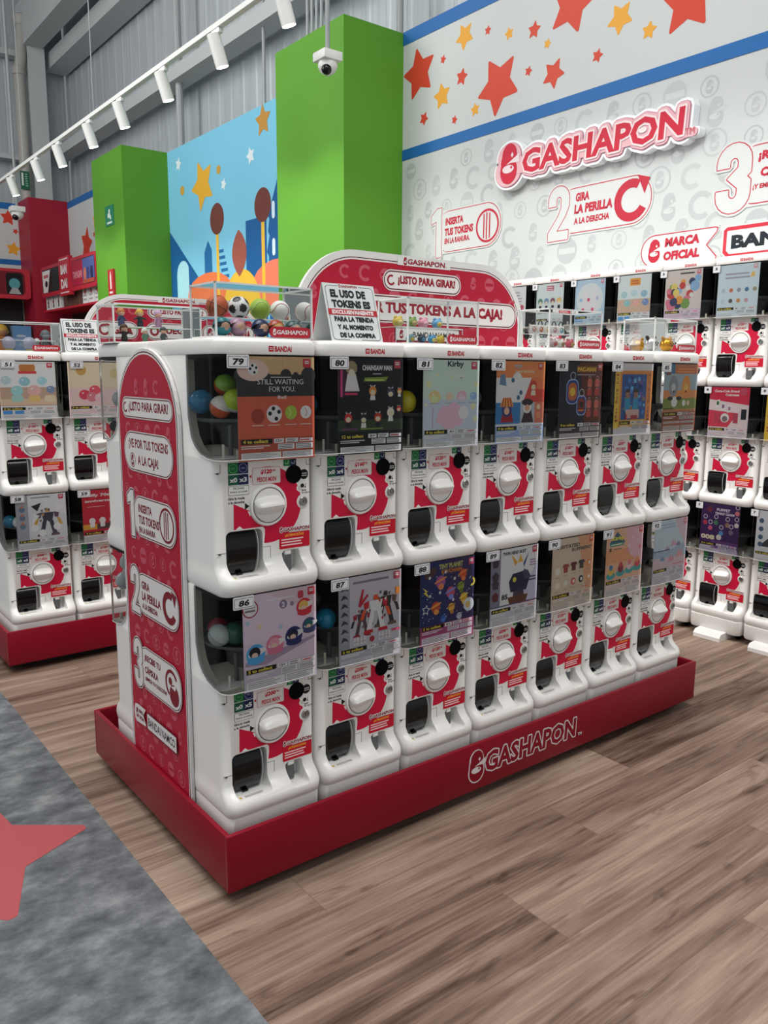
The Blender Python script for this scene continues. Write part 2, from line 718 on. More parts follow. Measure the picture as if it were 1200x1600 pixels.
BX = -.112
f = MB().box(BX, -6, -.06, 3.6, 13.4, 0, wood_floor()).obj('floor')
struct(f, 'brown wood-look plank floor under the capsule machine islands', 'floor')
fb = MB()
fb.box(-8, -6, -.06, BX, 13.4, 0, grey_floor())
struct(fb.obj('floor_aisle'), 'grey mottled vinyl aisle floor at the lower left', 'floor')
fs = MB()
Art(fs, (-.535, .655, 0), (1, 0, 0), (0, 1, 0), (0, 0, 1), lay=.0008).star(0, 0, .385, '#a65054', -6, .56, .9)
tag(fs.obj('floor_star'), 'large red star graphic laid in the grey aisle floor', 'floor graphic')

# ------------------------------------------------------------------ building shell
XW = 3.53


def corrugated(name, p0, p1, z0, z1, nrm, pitch=.3, d=.007, mat=None):
    p0 = V(p0); p1 = V(p1)
    L = (p1-p0).length
    u = (p1-p0).normalized()
    nrm = V(nrm)
    n = int(L/pitch)
    line = []
    for i in range(n):
        for a, k in ((0, 0), (.72, 0), (.8, 1), (.92, 1)):
            line.append(p0+u*((i+a)*pitch)+nrm*(d*k))
    secs = [[(q.x, q.y, z) for q in line] for z in (z0, z1)]
    mb = MB().loft(secs, mat, False, False, False, False)
    return mb.obj(name)


def sheet_mat():
    m, nt, b = nodes_mat('insulated_metal_sheet')
    geo = nt.nodes.new('ShaderNodeNewGeometry')
    mp = nt.nodes.new('ShaderNodeMapping')
    mp.inputs['Scale'].default_value = (6, 6, .5)
    nt.links.new(geo.outputs['Position'], mp.inputs[0])
    n1 = nt.nodes.new('ShaderNodeTexNoise')
    n1.inputs['Scale'].default_value = 2
    n1.inputs['Detail'].default_value = 3
    nt.links.new(mp.outputs[0], n1.inputs['Vector'])
    c = ramp(nt, [(.35, '#abb2b7'), (.65, '#b7bec3')], n1.outputs[0])
    nt.links.new(c, b.inputs['Base Color'])
    b.inputs['Roughness'].default_value = .5
    b.inputs['Metallic'].default_value = .15
    return m


SHEET = sheet_mat()
struct(corrugated('wall_right_cladding', (4.0, -6, 0), (4.0, 13.6, 0), 0, 8, (-1, 0, 0), mat=SHEET), 'grey ribbed metal cladding above the printed wall panels', 'wall')
struct(corrugated('wall_far_cladding', (-8, 13.4, 0), (4.1, 13.4, 0), 0, 8, (0, -1, 0), mat=SHEET), 'grey ribbed metal cladding of the far wall', 'wall')
struct(MB().box(-8, -6, 7.9, 4.2, 13.6, 8.0, M('roof_dark', '#3a3f44', .7)).obj('ceiling'), 'dark metal roof', 'ceiling')

# frieze + pattern panel at right of the first green pillar
A_U, A_W, A_N = (0, -1, 0), (0, 0, 1), (-1, 0, 0)   # right, up, out of the right-hand wall


def wall_art(mb, y, z, x=XW, lay=.0006, eps=.00008, k=1.):
    return Art(mb, (x, y, z), A_U, A_W, A_N, k, k, eps, lay)


mb = MB().box(XW, -6, 0, XW+.06, 3.66, 4.03, WALLW)
a = wall_art(mb, 0, 0)
gc = ['#b0b5b6', '#b3b8b9', '#b6bbbb']
rr_ = random.Random(3)
row = 0
z = 2.04
while z < 3.02:
    y = 3.55-(row % 2)*.11
    c = row
    while y > .1:
        rs = rr_.uniform(.055, .085)
        zz = z+rr_.uniform(-.02, .02)
        if zz+rs < 3.06:
            a.lay = .0006
            a.motif(c+rr_.randint(0, 3), -y, zz, rs, gc[(c+row) % 3], '#c3c8c8')
        y -= .215+rr_.uniform(-.02, .02)
        c += 1
    z += .155
    row += 1
SR, SY = '#c8432f', '#dd9f36'
stars = [('R', 3.464, 3.68, .2, 100), ('R', 2.599, 3.381, .215, 263), ('R', 1.959, 3.703, .2, 70), ('y', 2.954, 3.801, .1, 262), ('r', 2.716, 3.768, .035, 80),
         ('y', 2.508, 3.686, .045, 100), ('r', 2.278, 3.641, .06, 80), ('y', 2.158, 3.522, .035, 70), ('r', 3.186, 3.706, .035, 70), ('r', 2.976, 3.529, .066, 75),
         ('y', 3.192, 3.451, .1, 98), ('r', 2.318, 3.396, .036, 70), ('r', 2.096, 3.323, .1, 60), ('r', 3.399, 3.336, .055, 60), ('r', 3.047, 3.249, .035, 70),
         ('y', 2.827, 3.271, .05, 95), ('y', 1.586, 3.502, .1, 264), ('R', 1.121, 3.46, .2, 88), ('y', 1.376, 3.371, .055, 80), ('r', 1.744, 3.335, .045, 70),
         ('R', .4, 3.72, .2, 80), ('y', .75, 3.75, .09, 75), ('r', .2, 3.4, .1, 60)]
for k, y, z, r, rot in stars:
    a.lay = .001
    a.star(-y, z, r, SY if k == 'y' else SR, rot, .52)
struct(mb.obj('wall_right'), 'white printed wall with grey capsule pattern and a star frieze', 'wall')
struct(MB().box(XW-.004, -6, 3.072, XW, 3.66, 3.152, BLUE).obj('trim_1'), 'blue stripe under the star frieze', 'trim')
struct(MB().box(XW-.004, -6, 3.932, XW, 3.66, 4.03, BLUE).obj('trim_2'), 'blue stripe along the top of the star frieze', 'trim')

# sky mural between the green pillars
mb = MB().box(XW, 4.66, 0, XW+.06, 8.25, 4.025, M('mural_sky', '#78bfdc', .55, 0, 0, .3))
a = wall_art(mb, 0, 0)
NAVY = '#1d5a94'
NAVY2 = '#24669f'
a.poly([(-8.25, 3.09), (-7.5, 2.5), (-6.9, 1.9), (-6.9, 1.2), (-8.25, 1.2)], NAVY)
a.poly([(-8.08, 1.2), (-8.08, 2.55)]+[(-7.9+.18*math.cos(rad(t)), 2.55+.16*math.sin(rad(t))) for t in range(150, 20, -20)]+[(-7.72, 1.2)], '#a5d8e6')
a.poly([(-7.305, 2.3), (-7.305, 2.74), (-7.205, 2.867), (-7.112, 2.758), (-7.112, 2.3)], NAVY2)
for q in range(5):
    a.rect(-6.86-.03*q, 2.42+.07*q, -6.70-.03*q, 2.455+.07*q, NAVY2)
a.rect(-6.30, 1.2, -5.86, 2.96, NAVY)
a.poly([(-5.82, 1.2), (-5.82, 2.55), (-5.86, 2.6), (-5.80, 2.75), (-5.83, 2.8), (-5.80, 2.92), (-5.826, 2.95), (-5.7, 3.16), (-5.62, 3.3), (-5.4, 3.3), (-5.4, 1.2)], NAVY)
for (yy, zz) in ((5.72, 2.62), (5.72, 2.98), (5.5, 2.62)):
    a.rr(-yy-.03, zz-.07, -yy+.03, zz+.1, .03, '#cfe6ee')
# plain stand-in planting: round-topped lollipop trees, low orange hills and a leaf
a.ell(-7.2, 2.28, .58, .235, '#e0764a')
a.ell(-5.66, 2.28, .52, .235, '#e07a5f')
YEL = '#dfb53e'
a.ell(-6.42, 2.06, .42, .42, YEL, 28)
a.rect(-6.995, 1.2, -6.93, 2.95, YEL)
a.rect(-5.965, 1.2, -5.90, 2.95, YEL)
a.circ(-6.963, 3.074, .17, '#6b3a35', 28)
a.circ(-5.932, 3.072, .17, '#6b3a35', 28)
leaf = [(-6.455, 2.40)] + [(-6.455-.165*math.sin(PI*t/8)**.8*(1 if t else 0), 2.4+.5*t/8) for t in range(1, 8)] + [(-6.46, 2.9)] + [(-6.455+.165*math.sin(PI*t/8)**.8, 2.4+.5*t/8) for t in range(7, 0, -1)]
a.poly(leaf, '#9a5448')
a.star(-7.3, 3.49, .3, '#dba83a', 112, .5)
a.star(-5.894, 3.876, .165, '#b98b45', 92, .5)
a.star(-7.93, 3.83, .085, '#d8e6ea', 75, .5)
a.star(-6.163, 3.593, .095, '#d8e6ea', 105, .5)
a.star(-6.778, 3.412, .07, '#d8e6ea', 70, .5)
a.ell(-7.846, 3.517, .06, .055, '#c49a44', 8)
a.ell(-6.89, 3.585, .05, .05, '#c49a44', 8)
struct(mb.obj('wall_mural'), 'pale blue printed wall with stars and a dark blue skyline', 'wall')

# star frieze between second green pillar and the red pillar, and on the far wall
mb = MB().box(XW, 9.3, 0, XW+.06, 12.81, 4.03, WALLW)
a = wall_art(mb, 0, 0)
for k, y, z, r, rot in [('R', 11.35, 3.3, .27, 75), ('y', 10.9, 3.58, .14, 80), ('R', 9.75, 3.6, .3, 85), ('y', 10.35, 3.26, .13, 80), ('r', 10.6, 3.06, .06, 70), ('r', 10.6, 3.75, .06, 70), ('r', 11.0, 3.4, .05, 70), ('r', 11.85, 3.06, .05, 70)]:
    a.lay = .001
    a.star(-y, z, r, SY if k == 'y' else SR, rot, .52)
struct(mb.obj('wall_right.001'), 'white star frieze wall between the last green pillar and the red pillar', 'wall')
struct(MB().box(XW-.004, 9.3, 3.932, XW, 12.17, 4.03, BLUE).obj('trim_3'), 'blue stripe above the small star frieze', 'trim')
mb = MB().box(-8, 12.81, 0, 2.94, 12.87, 4.03, WALLW)
a = Art(mb, (0, 12.81, 0), (1, 0, 0), (0, 0, 1), (0, -1, 0), 1, 1, .0001, .001)
for k, x, z, r, rot in [('r', 2.78, 3.8, .13, 85), ('y', 2.83, 3.32, .12, 80), ('r', 2.45, 3.5, .1, 70), ('r', 2.88, 3.6, .05, 60), ('y', 2.2, 3.7, .12, 80), ('r', 1.8, 3.5, .2, 80)]:
    a.lay = .001
    a.star(x, z, r, SY if k == 'y' else SR, rot, .52)
struct(mb.obj('wall_far'), 'white star frieze on the far wall at the upper left', 'wall')
struct(MB().box(-8, 12.806, 3.932, 2.93, 12.81, 4.03, BLUE).obj('trim_4'), 'blue stripe at the top of the far wall frieze', 'trim')
struct(MB().box(-8, 12.806, 3.07, 2.93, 12.81, 3.152, BLUE).obj('trim_5'), 'blue stripe at the bottom of the far wall frieze', 'trim')

# pillars
struct(MB().box(2.95, 3.66, 0, 3.6, 4.66, 4.025, GREEN).obj('column_1'), 'tall bright green square pillar nearest the camera', 'pillar')
struct(MB().box(2.954, 8.25, 0, 3.6, 9.3, 4.025, GREEN).obj('column_2'), 'second green square pillar left of the sky mural', 'pillar')
struct(MB().box(2.93, 12.17, 0, 3.6, 12.81, 4.04, REDP).obj('column_3'), 'dark red square pillar in the far corner', 'pillar')

# steelwork above
STL = M('beam_grey', '#b3b8ba', .6)
struct(MB().box(3.62, -6, 4.86, 3.86, 13.2, 5.02, STL).obj('beam_1'), 'grey wall girt running above the printed wall', 'beam')
struct(MB().box(3.62, -6, 6.26, 3.95, 13.2, 6.5, STL).obj('beam_2'), 'grey eave beam high on the right wall', 'beam')
struct(MB().box(3.2, 8, 6.5, 3.5, 13.2, 7.15, STL).obj('beam_3'), 'deep grey beam running forward from the corner column', 'beam')
struct(MB().box(3.26, 12.9, 0, 3.53, 13.2, 6.6, STL).obj('column_4'), 'grey steel column behind the red pillar', 'pillar')
struct(MB().box(-8, 13.1, 6.37, 3.2, 13.3, 6.46, STL).obj('beam_4'), 'upper girt of the far wall', 'beam')
struct(MB().box(-8, 13.1, 4.78, 3.2, 13.3, 4.85, STL).obj('beam_5'), 'lower girt of the far wall', 'beam')
pp = MB()
pp.path([(3.13, 12.95, 4.0), (3.13, 12.95, 6.1), (3.17, 12.95, 6.3), (3.21, 12.95, 6.9)], .085, M('pvc_grey', '#a3a19c', .5), 14)
pp.lathe([(.085, -.06), (.1, -.05), (.1, .05), (.085, .06)], M('pvc_grey'), (3.13, 12.95, 6.1), 'Z', 14)
pp.lathe([(.1, -.06), (.13, 0), (.13, .08), (.1, .1)], M('pvc_grey'), (3.21, 12.95, 6.85), 'Z', 14)
po = pp.obj('drain_pipe')
tag(po, 'grey drain pipe rising beside the steel column in the far corner', 'pipe')
gs = MB()
gs.box(3.02, 12.835, 4.28, 3.16, 12.855, 4.56, M('green_sign', '#0f5a3c', .5))
ga = Art(gs, (3.02, 12.835, 4.28), (1, 0, 0), (0, 0, 1), (0, -1, 0), .14, .28, .0003, .0005)
ga.rect(.1, .2, .32, .9, '#c9d8d0').bars(.5, .15, .8, .9, 6, '#8fb8a4')
gso = gs.obj('pipe_sign', po)
gso['label'] = 'green sign strapped to the pipe'
for i, (x, y, z0, z1, r, lb) in enumerate(((3.72, 8.25, 4.03, 6.3, .045, 'white downpipe above the left end of the sky mural'), (3.7, 6.15, 4.03, 6.3, .018, 'thin vertical conduit above the middle of the sky mural'), (3.7, 3.92, 4.03, 8, .03, 'grey conduit rising from the wall behind the near green pillar'))):
    tag(MB().tube((x, y, z0), (x, y, z1), r, M('conduit_grey', '#9aa0a2', .5)).obj('conduit'), lb, 'conduit')
for i in range(4):
    tag(MB().tube((3.12, 4.42-.07*i, 4.02), (3.12, 4.42-.07*i, 7.9), .013, M('conduit_grey')).obj('conduit'), 'thin metal conduit in the row of four rising from the near green pillar', 'conduit', 'conduits on the green pillar')

# ------------------------------------------------------------------ capsule machine prototypes
def fr(x0, y0, x1, y1, rf, z, rb=.004):
    return [(x, y, z) for x, y in rrect(x0, y0, x1, y1, rf, 5, (rf, rf, rb, rb))]


def bool_mesh(base, cutters, name, bev=.0022):
    def mk(mb):
        o = mb.obj('tmp')
        b = bmesh.new()
        b.from_mesh(o.data)
        bmesh.ops.recalc_face_normals(b, faces=b.faces)
        b.to_mesh(o.data)
        b.free()
        return o
    o = mk(base)
    cs = [mk(c) for c in cutters]
    for c in cs:
        md = o.modifiers.new('b', 'BOOLEAN')
        md.operation = 'DIFFERENCE'
        md.solver = 'EXACT'
        md.object = c
    if bev:
        bv = o.modifiers.new('v', 'BEVEL')
        bv.width = bev
        bv.segments = 2
        bv.limit_method = 'ANGLE'
        bv.angle_limit = rad(40)
    dg = bpy.context.evaluated_depsgraph_get()
    me = bpy.data.meshes.new_from_object(o.evaluated_get(dg))
    me.name = name
    for q in [o]+cs:
        d = q.data
        bpy.data.objects.remove(q)
        bpy.data.meshes.remove(d)
    return me


def merge(me, mb, name):
    """mesh datablock + builder -> one mesh"""
    k = MB()
    for m in me.materials:
        k.mats.append(m)
    k.v = [tuple(q.co) for q in me.vertices]
    k.f = [list(p.vertices) for p in me.polygons]
    k.m = [min(p.material_index, len(k.mats)-1) for p in me.polygons]
    k.sm = [True]*len(k.f)
    b = len(k.v)
    for f, mi, s in zip(mb.f, mb.m, mb.sm):
        k.f.append([b+i for i in f]); k.m.append(k.mi(mb.mats[mi])); k.sm.append(s)
    k.v += mb.v
    return k.mesh(name)


def yz(poly, x0, x1):
    return MB().prism([(p[0], p[1]) for p in poly], (x0, 0, 0), (0, 1, 0), (0, 0, 1), (1, 0, 0), x1-x0, WHITE)


def xz(poly, y0, y1):
    return MB().prism(poly, (0, y1, 0), (1, 0, 0), (0, 0, 1), (0, -1, 0), y1-y0, WHITE)


def make_body():
    S = []
    for z, y, h, r in ((0, -.034, .143, .026), (.008, -.041, .1452, .03), (.022, -.045, .1468, .032), (.036, -.043, .1468, .032), (.048, -.034, .1465, .03),
                       (.058, -.019, .146, .026), (.068, -.007, .1456, .022), (.08, 0, .1455, .02), (.345, 0, .1455, .02), (.607, 0, .1455, .02)):
        S.append(fr(-h, y, h, .385, r, z))
    base = MB().loft(S, WHITE)
    side = [(-.1, .348), (.03, .352), (.07, .360), (.10, .377), (.12, .40), (.132, .43), (.137, .46), (.137, .63), (-.1, .63)]
    cut = [yz(side, -.2, .2), MB().box(-.139, -.1, .3535, .139, .30, .598, WHITE),
           xz(rrect(-.116, .044, -.010, .162, .014, 4), -.1, .045),
           xz(rrect(.048, .034, .103, .094, .01, 4), -.1, .036),
           xz(circle(.087, .297, .0215, 24), -.1, .02)]
    me = bool_mesh(base, cut, 'body')
    d = MB()
    LN = M('seam_line', '#77726c', .6)
    for x0, z0, x1, z1 in ((-.142, .314, -.126, .3152), (-.1272, .314, -.126, .336), (.126, .320, .1272, .336), (.126, .320, .142, .3212), (-.142, .108, -.117, .1092), (-.009, .111, .013, .112), (.012, .066, .0132, .112)):
        d.box(x0, -.0006, z0, x1, .002, z1, LN)
    for x, z in ((-.134, .1068), (-.134, .3128)):
        d.box(x-.003, -.001, z-.0015, x+.003, .002, z+.0015, M('seam_dot', '#2b2725'))
    return merge(me, d, 'body')


def cover_mesh():
    path = [(-.1475, .137), (-.1475, .12), (-.1475, .10), (-.1475, .07), (-.1475, .03), (-.1475, -.004)]
    path += [(-.1185-.029*math.cos(rad(t)), -.004-.029*math.sin(rad(t))) for t in range(15, 91, 15)]
    front = [(-.06, -.0352), (0, -.0362), (.06, -.0352)]
    path = path+front+[(-x, y) for x, y in reversed(path)]

    def zl(y):
        P = [(-.1, .346), (.03, .349), (.07, .357), (.10, .374), (.12, .397), (.132, .428), (.137, .458)]
        for (a, b), (c, d) in zip(P, P[1:]):
            if a <= y <= c:
                return b+(d-b)*(y-a)/(c-a)
        return .346
    mb = MB().loft([[(x, y, zl(y)) for x, y in path], [(x, y, .606) for x, y in path]], CLEAR, False, False, True, False)
    ed = [(x*.999, y, zl(y)) for x, y in path]
    mb.path(ed, .0012, EDGE, 5)
    return mb.mesh('window_cover')


def mk_protos():
    P = {}
    P['body'] = make_body()
    P['window_cover'] = cover_mesh()
    # dark interior shell
    mb = MB()
    mb.box(-.1385, .295, .354, .1385, .298, .597, DARK)
    mb.box(-.1388, .139, .354, -.1378, .297, .597, DARK)
    mb.box(.1378, .139, .354, .1388, .297, .597, DARK)
    mb.box(-.1385, .0, .5955, .1385, .297, .5975, DARK)
    mb.loft([fr(-.143, -.030, .143, .134, .024, z) for z in (.5985, .6065)], DARK)
    mb.box(-.1385, .14, .3545, .1385, .297, .358, DARK)
    P['interior'] = mb.mesh('interior')
    mb = MB().loft([fr(-.1445, -.031, .1445, .05, .026, z, .003) for z in (.3465, .3495)], CREAM)
    zc = [(.03, .351), (.07, .359), (.10, .376), (.12, .399), (.132, .43), (.137, .46), (.1375, .596)]
    for sg in (-1, 1):
        q = []
        for i, (y, z) in enumerate(zc):
            q += [(sg*.1445, y, z), (sg*.120, y+.001*i, z+.001)]
        mb.add(q, [(2*i, 2*i+1, 2*i+3, 2*i+2) for i in range(len(zc)-1)], CREAM, True)
    mb.add([(-.12, .05, .3545), (.12, .05, .3545), (.12, .135, .374), (-.12, .135, .374)], [(0, 1, 2, 3)], CREAM)
    mb.tube((-.082, -.012, .349), (-.082, -.012, .372), .005, CREAM)
    mb.tube((-.112, .008, .349), (-.112, .008, .385), .0035, CREAM)
    mb.tube((.118, -.008, .349), (.118, -.008, .372), .005, CREAM)
    P['window_tray'] = mb.mesh('window_tray')
    mb = MB()
    mb.lathe([(.05, .356), (.055, .40), (.07, .425), (.118, .437), (.122, .446), (.117, .446), (.085, .436), (.03, .430)], GREY, (0, .13, 0), 'Z', 28)
    mb.tube((-.075, .04, .35), (-.075, .04, .43), .006, GREY)
    P['hopper'] = mb.mesh('hopper')
    # cap
    S = [fr(-.1465, -.036, .1465, .385, .032, .607), fr(-.1478, -.038, .1478, .386, .034, .611), fr(-.1478, -.038, .1478, .386, .034, .636), fr(-.1455, -.034, .1455, .384, .034, .643), fr(-.138, -.026, .138, .38, .03, .647)]
    mb = MB().loft(S, WHITE)
    P['cap'] = mb.mesh('cap')
    mb = MB()
    a = Art(mb, (0, -.038, 0), (1, 0, 0), (0, 0, 1), (0, -1, 0))
    a.rect(-.004, .6145, .0105, .6285, '#b3202f').rect(-.001, .619, .008, .6205, '#e9e7e4').rect(-.001, .623, .008, .6245, '#e9e7e4')
    a.text('BANDAI', .0135, .6145, .049, .014, '#b3202f', .035)
    P['brand_mark'] = mb.mesh('brand_mark')
    # coloured front print
    mb = MB()
    a = Art(mb, (0, 0, 0), (1, 0, 0), (0, 0, 1), (0, -1, 0))
    SW = '#c4143a'
    cx, cz = .008, .222
    a.ring(cx, cz, .056, .101, SW, -98, 100, 40)
    arc = [(cx+.056*math.cos(rad(t)), cz+.056*math.sin(rad(t))) for t in range(196, 280, 8)]
    a.poly([(-.092, .233), (-.0475, .2115)]+arc+[(.02, .122), (-.003, .124), (-.003, .16), (-.009, .166), (-.093, .166)], SW)
    a.poly([(-.088, .1655), (-.066, .1655), (-.077, .174)], '#e9e7e4')
    a.poly([(-.052, .2105), (-.040, .2075), (-.046, .1965)], '#e9e7e4')
    a.poly([(-.060, .215), (-.060, .233), (-.047, .224)], '#15161a')
    a.circ(.115, .222, .0195, '#e9e7e4', 24).circ(.105, .258, .0095, '#e9e7e4', 16)
    a.circ(.105, .258, .0065, '#c9c4bb', 14)
    a.text('Gira la rueda', -.107, .2435, .047, .007, '#232326', .02).text('a la derecha', -.107, .2335, .046, .0065, '#232326', .02)
    a.circ(.087, .297, .0245, '#1a1a1c', 24).circ(.087, .297, .0215, '#040405', 24)
    a.circ(.119, .295, .0135, '#131316', 20).bars(.109, .289, .129, .3, 2, '#c9c9c9', 2)
    a.circ(.1135, .2645, .0058, '#131316', 14)
    a.rect(.123, .260, .1242, .270, '#131316').circ(.1225, .2605, .0022, '#131316', 8)
    a.text('Botón', .112, .2495, .014, .0055, '#232326', .015).text('de regreso', .112, .2425, .026, .0055, '#232326', .015)
    a.gashapon(.042, .1455, .092, .0095, '#8d1830', '#e9e7e4', False, .0016, '#e9e7e4')
    P['turn_arrow_sticker'] = mb.mesh('turn_arrow_sticker')
    mb = MB()
    a = Art(mb, (0, 0, 0), (1, 0, 0), (0, 0, 1), (0, -1, 0), lay=.0008)
    a.rr(.040, .098, .135, .141, .003, '#c2142e')
    a.text('¡ATENCIÓN!', .058, .1285, .058, .0105, '#f0a830', .03)
    a.bars(.046, .104, .130, .1265, 3, '#efd0d2', 4)
    P['warning_sticker'] = mb.mesh('warning_sticker')
    # knob
    mb = MB()
    mb.lathe([(.0545, .0), (.0545, .004), (.053, .006), (.0475, .006), (.0465, .003), (.0465, .001)], WHITE, (cx, 0, cz), 'Y', 40)
    mb.lathe([(.0462, .0012), (.0462, .0035), (.0445, .006)], WHITE, (cx, 0, cz), 'Y', 40)
    mb.path([(cx+.0466*math.cos(2*PI*i/40), -.0062, cz+.0466*math.sin(2*PI*i/40)) for i in range(40)], .0009, M('knob_gap', '#6a655e', .6), 5, True)
    P['knob'] = mb.mesh('knob')
    secs = []
    n = 22
    for i in range(n+1):
        x = -.0435+.087*i/n
        e = math.sqrt(max(0, 1-(x/.0445)**2))
        H = .004+.020*min(1, e*1.5)
        hw = .012+.013*e
        q = []
        for j in range(13):
            t = j/12*2-1
            q.append((cx+x, -.005-H*(1-abs(t)**1.6), cz+t*hw*1.0))
        secs.append(q)
    mb = MB().loft(secs, WHITE, True, True, True, True)
    P['knob_grip'] = mb.mesh('knob_grip')
    mb = MB()
    mb.lathe([(.0245, .0004), (.0245, .002), (.0215, .002), (.021, .0011), (0, .0011)], BLACKM, (.087, 0, .297), 'Y', 24)
    P['coin_slot'] = mb.mesh('coin_slot')
    mb = MB().lathe([(.0125, 0), (.0125, .004), (.011, .0055), (.0085, .0055), (.008, .003), (0, .003)], STEELG, (.115, 0, .222), 'Y', 24)
    mb.box(.1142, -.0036, .218, .1158, -.003, .226, BLACKM)
    P['lock'] = mb.mesh('lock')
    # capsule door: black bulged flap
    prof = [(.042, .161), (.012, .159), (.003, .15), (-.003, .132), (-.005, .112), (-.003, .09), (.003, .07), (.012, .052), (.02, .045), (.042, .045)]
    S = []
    for x in (-.1145, -.112, -.03, -.0275):
        k = 1 if x in (-.112, -.03) else .9
        S.append([(x, .02+(y-.02)*(1 if k == 1 else .82), .103+(z-.103)*(1 if k == 1 else .985)) for y, z in prof])
    mb = MB().loft(S, BLACK)
    mb.box(-.083, .006, .0455, -.066, .013, .05, BLACK)
    mb.path([(-.0265, y-.0015, z) for y, z in prof[1:9]], .0012, M('door_rim', '#b9bcbc', .3), 6)
    P['capsule_door'] = mb.mesh('capsule_door')
    mb = MB().rbox(.0495, .004, .036, .081, .03, .083, M('coin_flap', '#55585a', .4), .004)
    mb.rbox(.058, .002, .080, .078, .03, .0935, WHITE, .003)
    P['coin_return'] = mb.mesh('coin_return')
    mb = MB()
    a = Art(mb, (0, 0, .0445), (1, 0, 0), (0, 1, 0), (0, 0, 1))
    a.star(-.103, -.018, .007, '#c9b048').bars(-.09, -.024, -.03, -.012, 3, '#b9b6b2', 5)
    P['lip_sticker'] = mb.mesh('lip_sticker')
    S = [fr(-.140, -.024, .140, .383, .03, -.156), fr(-.1425, -.030, .1425, .384, .03, -.07), fr(-.1445, -.036, .1445, .385, .03, -.0505), fr(-.1445, -.037, .1445, .385, .03, -.003), fr(-.1435, -.034, .1435, .385, .028, 0)]
    P['skirt'] = MB().loft(S, WHITE2).mesh('skirt')
    S = [fr(-.141, -.034, .141, .384, .03, -.078), fr(-.1445, -.040, .1445, .385, .032, -.066), fr(-.1455, -.041, .1455, .385, .032, -.004), fr(-.1435, -.034, .1435, .385, .028, 0)]
    P['skirt_wall'] = MB().loft(S, WHITE).mesh('skirt')
    mb = MB()
    for x in (-.11, .11):
        for y in (.03, .33):
            mb.lathe([(.012, -.009), (.016, -.006), (.016, .006), (.012, .009)], BLACKM, (x, y, -.097), 'X', 16)
            mb.box(x-.012, y-.01, -.092, x+.012, y+.01, -.078, STEEL)
    P['caster'] = mb.mesh('caster')
    prof = [(-.10, -.113), (-.10, -.094), (-.085, -.076), (-.02, -.070), (.2, -.070), (.2, -.113)]
    S = [[(x, y, z) for y, z in prof] for x in (-.075, .075)]
    P['stabiliser_foot'] = MB().loft(S, WHITE, True, True, False).mesh('stabiliser_foot')
    return P


PR = mk_protos()
_nm = {}


def number_mesh(num, small):
    k = (num, small)
    if k in _nm:
        return _nm[k]
    mb = MB()
    x0, x1, z0, z1 = (-.147, -.108, .570, .604) if small else (-.120, -.060, .573, .606)
    mb.prism(rrect(x0, z0, x1, z1, .003, 3), (0, -.0372, 0), (1, 0, 0), (0, 0, 1), (0, -1, 0), .0016, M('plate_white', '#cfcfd3', .4))
    a = Art(mb, (0, -.0388, 0), (1, 0, 0), (0, 0, 1), (0, -1, 0))
    if small:
        a.text(num, x0+.012, z0+.012, .013, .013, '#20242a', .04)
    else:
        a.rr(x0+.003, z0+.0035, x1-.003, z1-.0045, .0015, '#17181b', 3).rr(x0+.0042, z0+.0047, x1-.0042, z1-.0057, .001, '#cfcfd3', 3)
        a.rect(x0+.018, z1-.0062, x1-.018, z1-.0038, '#cfcfd3').bars(x0+.02, z1-.0062, x1-.02, z1-.0034, 1, '#55585e')
        a.text(num, x0+.015, z0+.0075, .031, .0165, '#111215', .035, .12)
    _nm[k] = mb.mesh('number_plate')
    return _nm[k]


_pc = {}


def price_mesh(price, n):
    k = (price, n)
    if k in _pc:
        return _pc[k]
    mb = MB()
    a = Art(mb, (0, 0, 0), (1, 0, 0), (0, 0, 1), (0, -1, 0), lay=.0007)
    a.rr(-.037, .2775, .0465, .3215, .004, '#d8a3a8').rr(-.0355, .279, .045, .32, .003, '#e2dcd8')
    a.text(price, -.013, .3025, .034, .0135, '#c31f3b', .05, .15).text('00', .0225, .3085, .009, .0065, '#c31f3b', .03)
    a.text('PESOS MXN', -.024, .2835, .058, .0125, '#c31f3b', .03, .15)
    a.poly([(-.046, .300), (-.0395, .305), (-.0395, .295)], '#c31f3b')
    m1 = mb.mesh('price_card')
    mb = MB()
    a = Art(mb, (0, 0, 0), (1, 0, 0), (0, 0, 1), (0, -1, 0), lay=.0007)
    G, N = '#1c6b3c', '#1d2350'
    for u0, u1, c, r in ((-.1055, -.077, G, '#5fb36f'), (-.077, -.0485, N, '#8f97c8')):
        a.rect(u0, .3095, u1, .338, c)
        u = (u0+u1)/2
        a.ring(u, .3235, .0105, .0118, r).bars(u-.006, .321, u+.006, .326, 2, r)
        a.rect(u0, .2815, u1, .3075, c if c == N else '#1b5b45')
    a.text('x0', -.102, .288, .0215, .0125, '#e6ebe8', .03).text('x%d' % n, -.0745, .288, .0215, .0125, '#e6ebe8', .03)
    a.rr(-.1055, .2555, -.048, .2785, .002, '#3b3d44').rr(-.1047, .2563, -.0488, .2777, .002, '#e6e5e3')
    a.text('FICHAS', -.092, .2692, .031, .0062, '#3a3c44', .02).text('PARA JUGAR', -.1015, .2595, .05, .0062, '#3a3c44', .02)
    m2 = mb.mesh('token_sticker')
    mb = MB()
    a = Art(mb, (0, 0, 0), (1, 0, 0), (0, 0, 1), (0, -1, 0), lay=.0007)
    for u0, c in ((.056, '#1c7d3f'), (.0755, '#1d2350')):
        a.rect(u0, .320, u0+.0195, .338, c)
        a.ring(u0+.0098, .331, .0045, .0058, '#cfe0d4', -170, 40, 12)
    _pc[k] = (m1, m2, mb.mesh('token_kind_sticker'))
    return _pc[k]


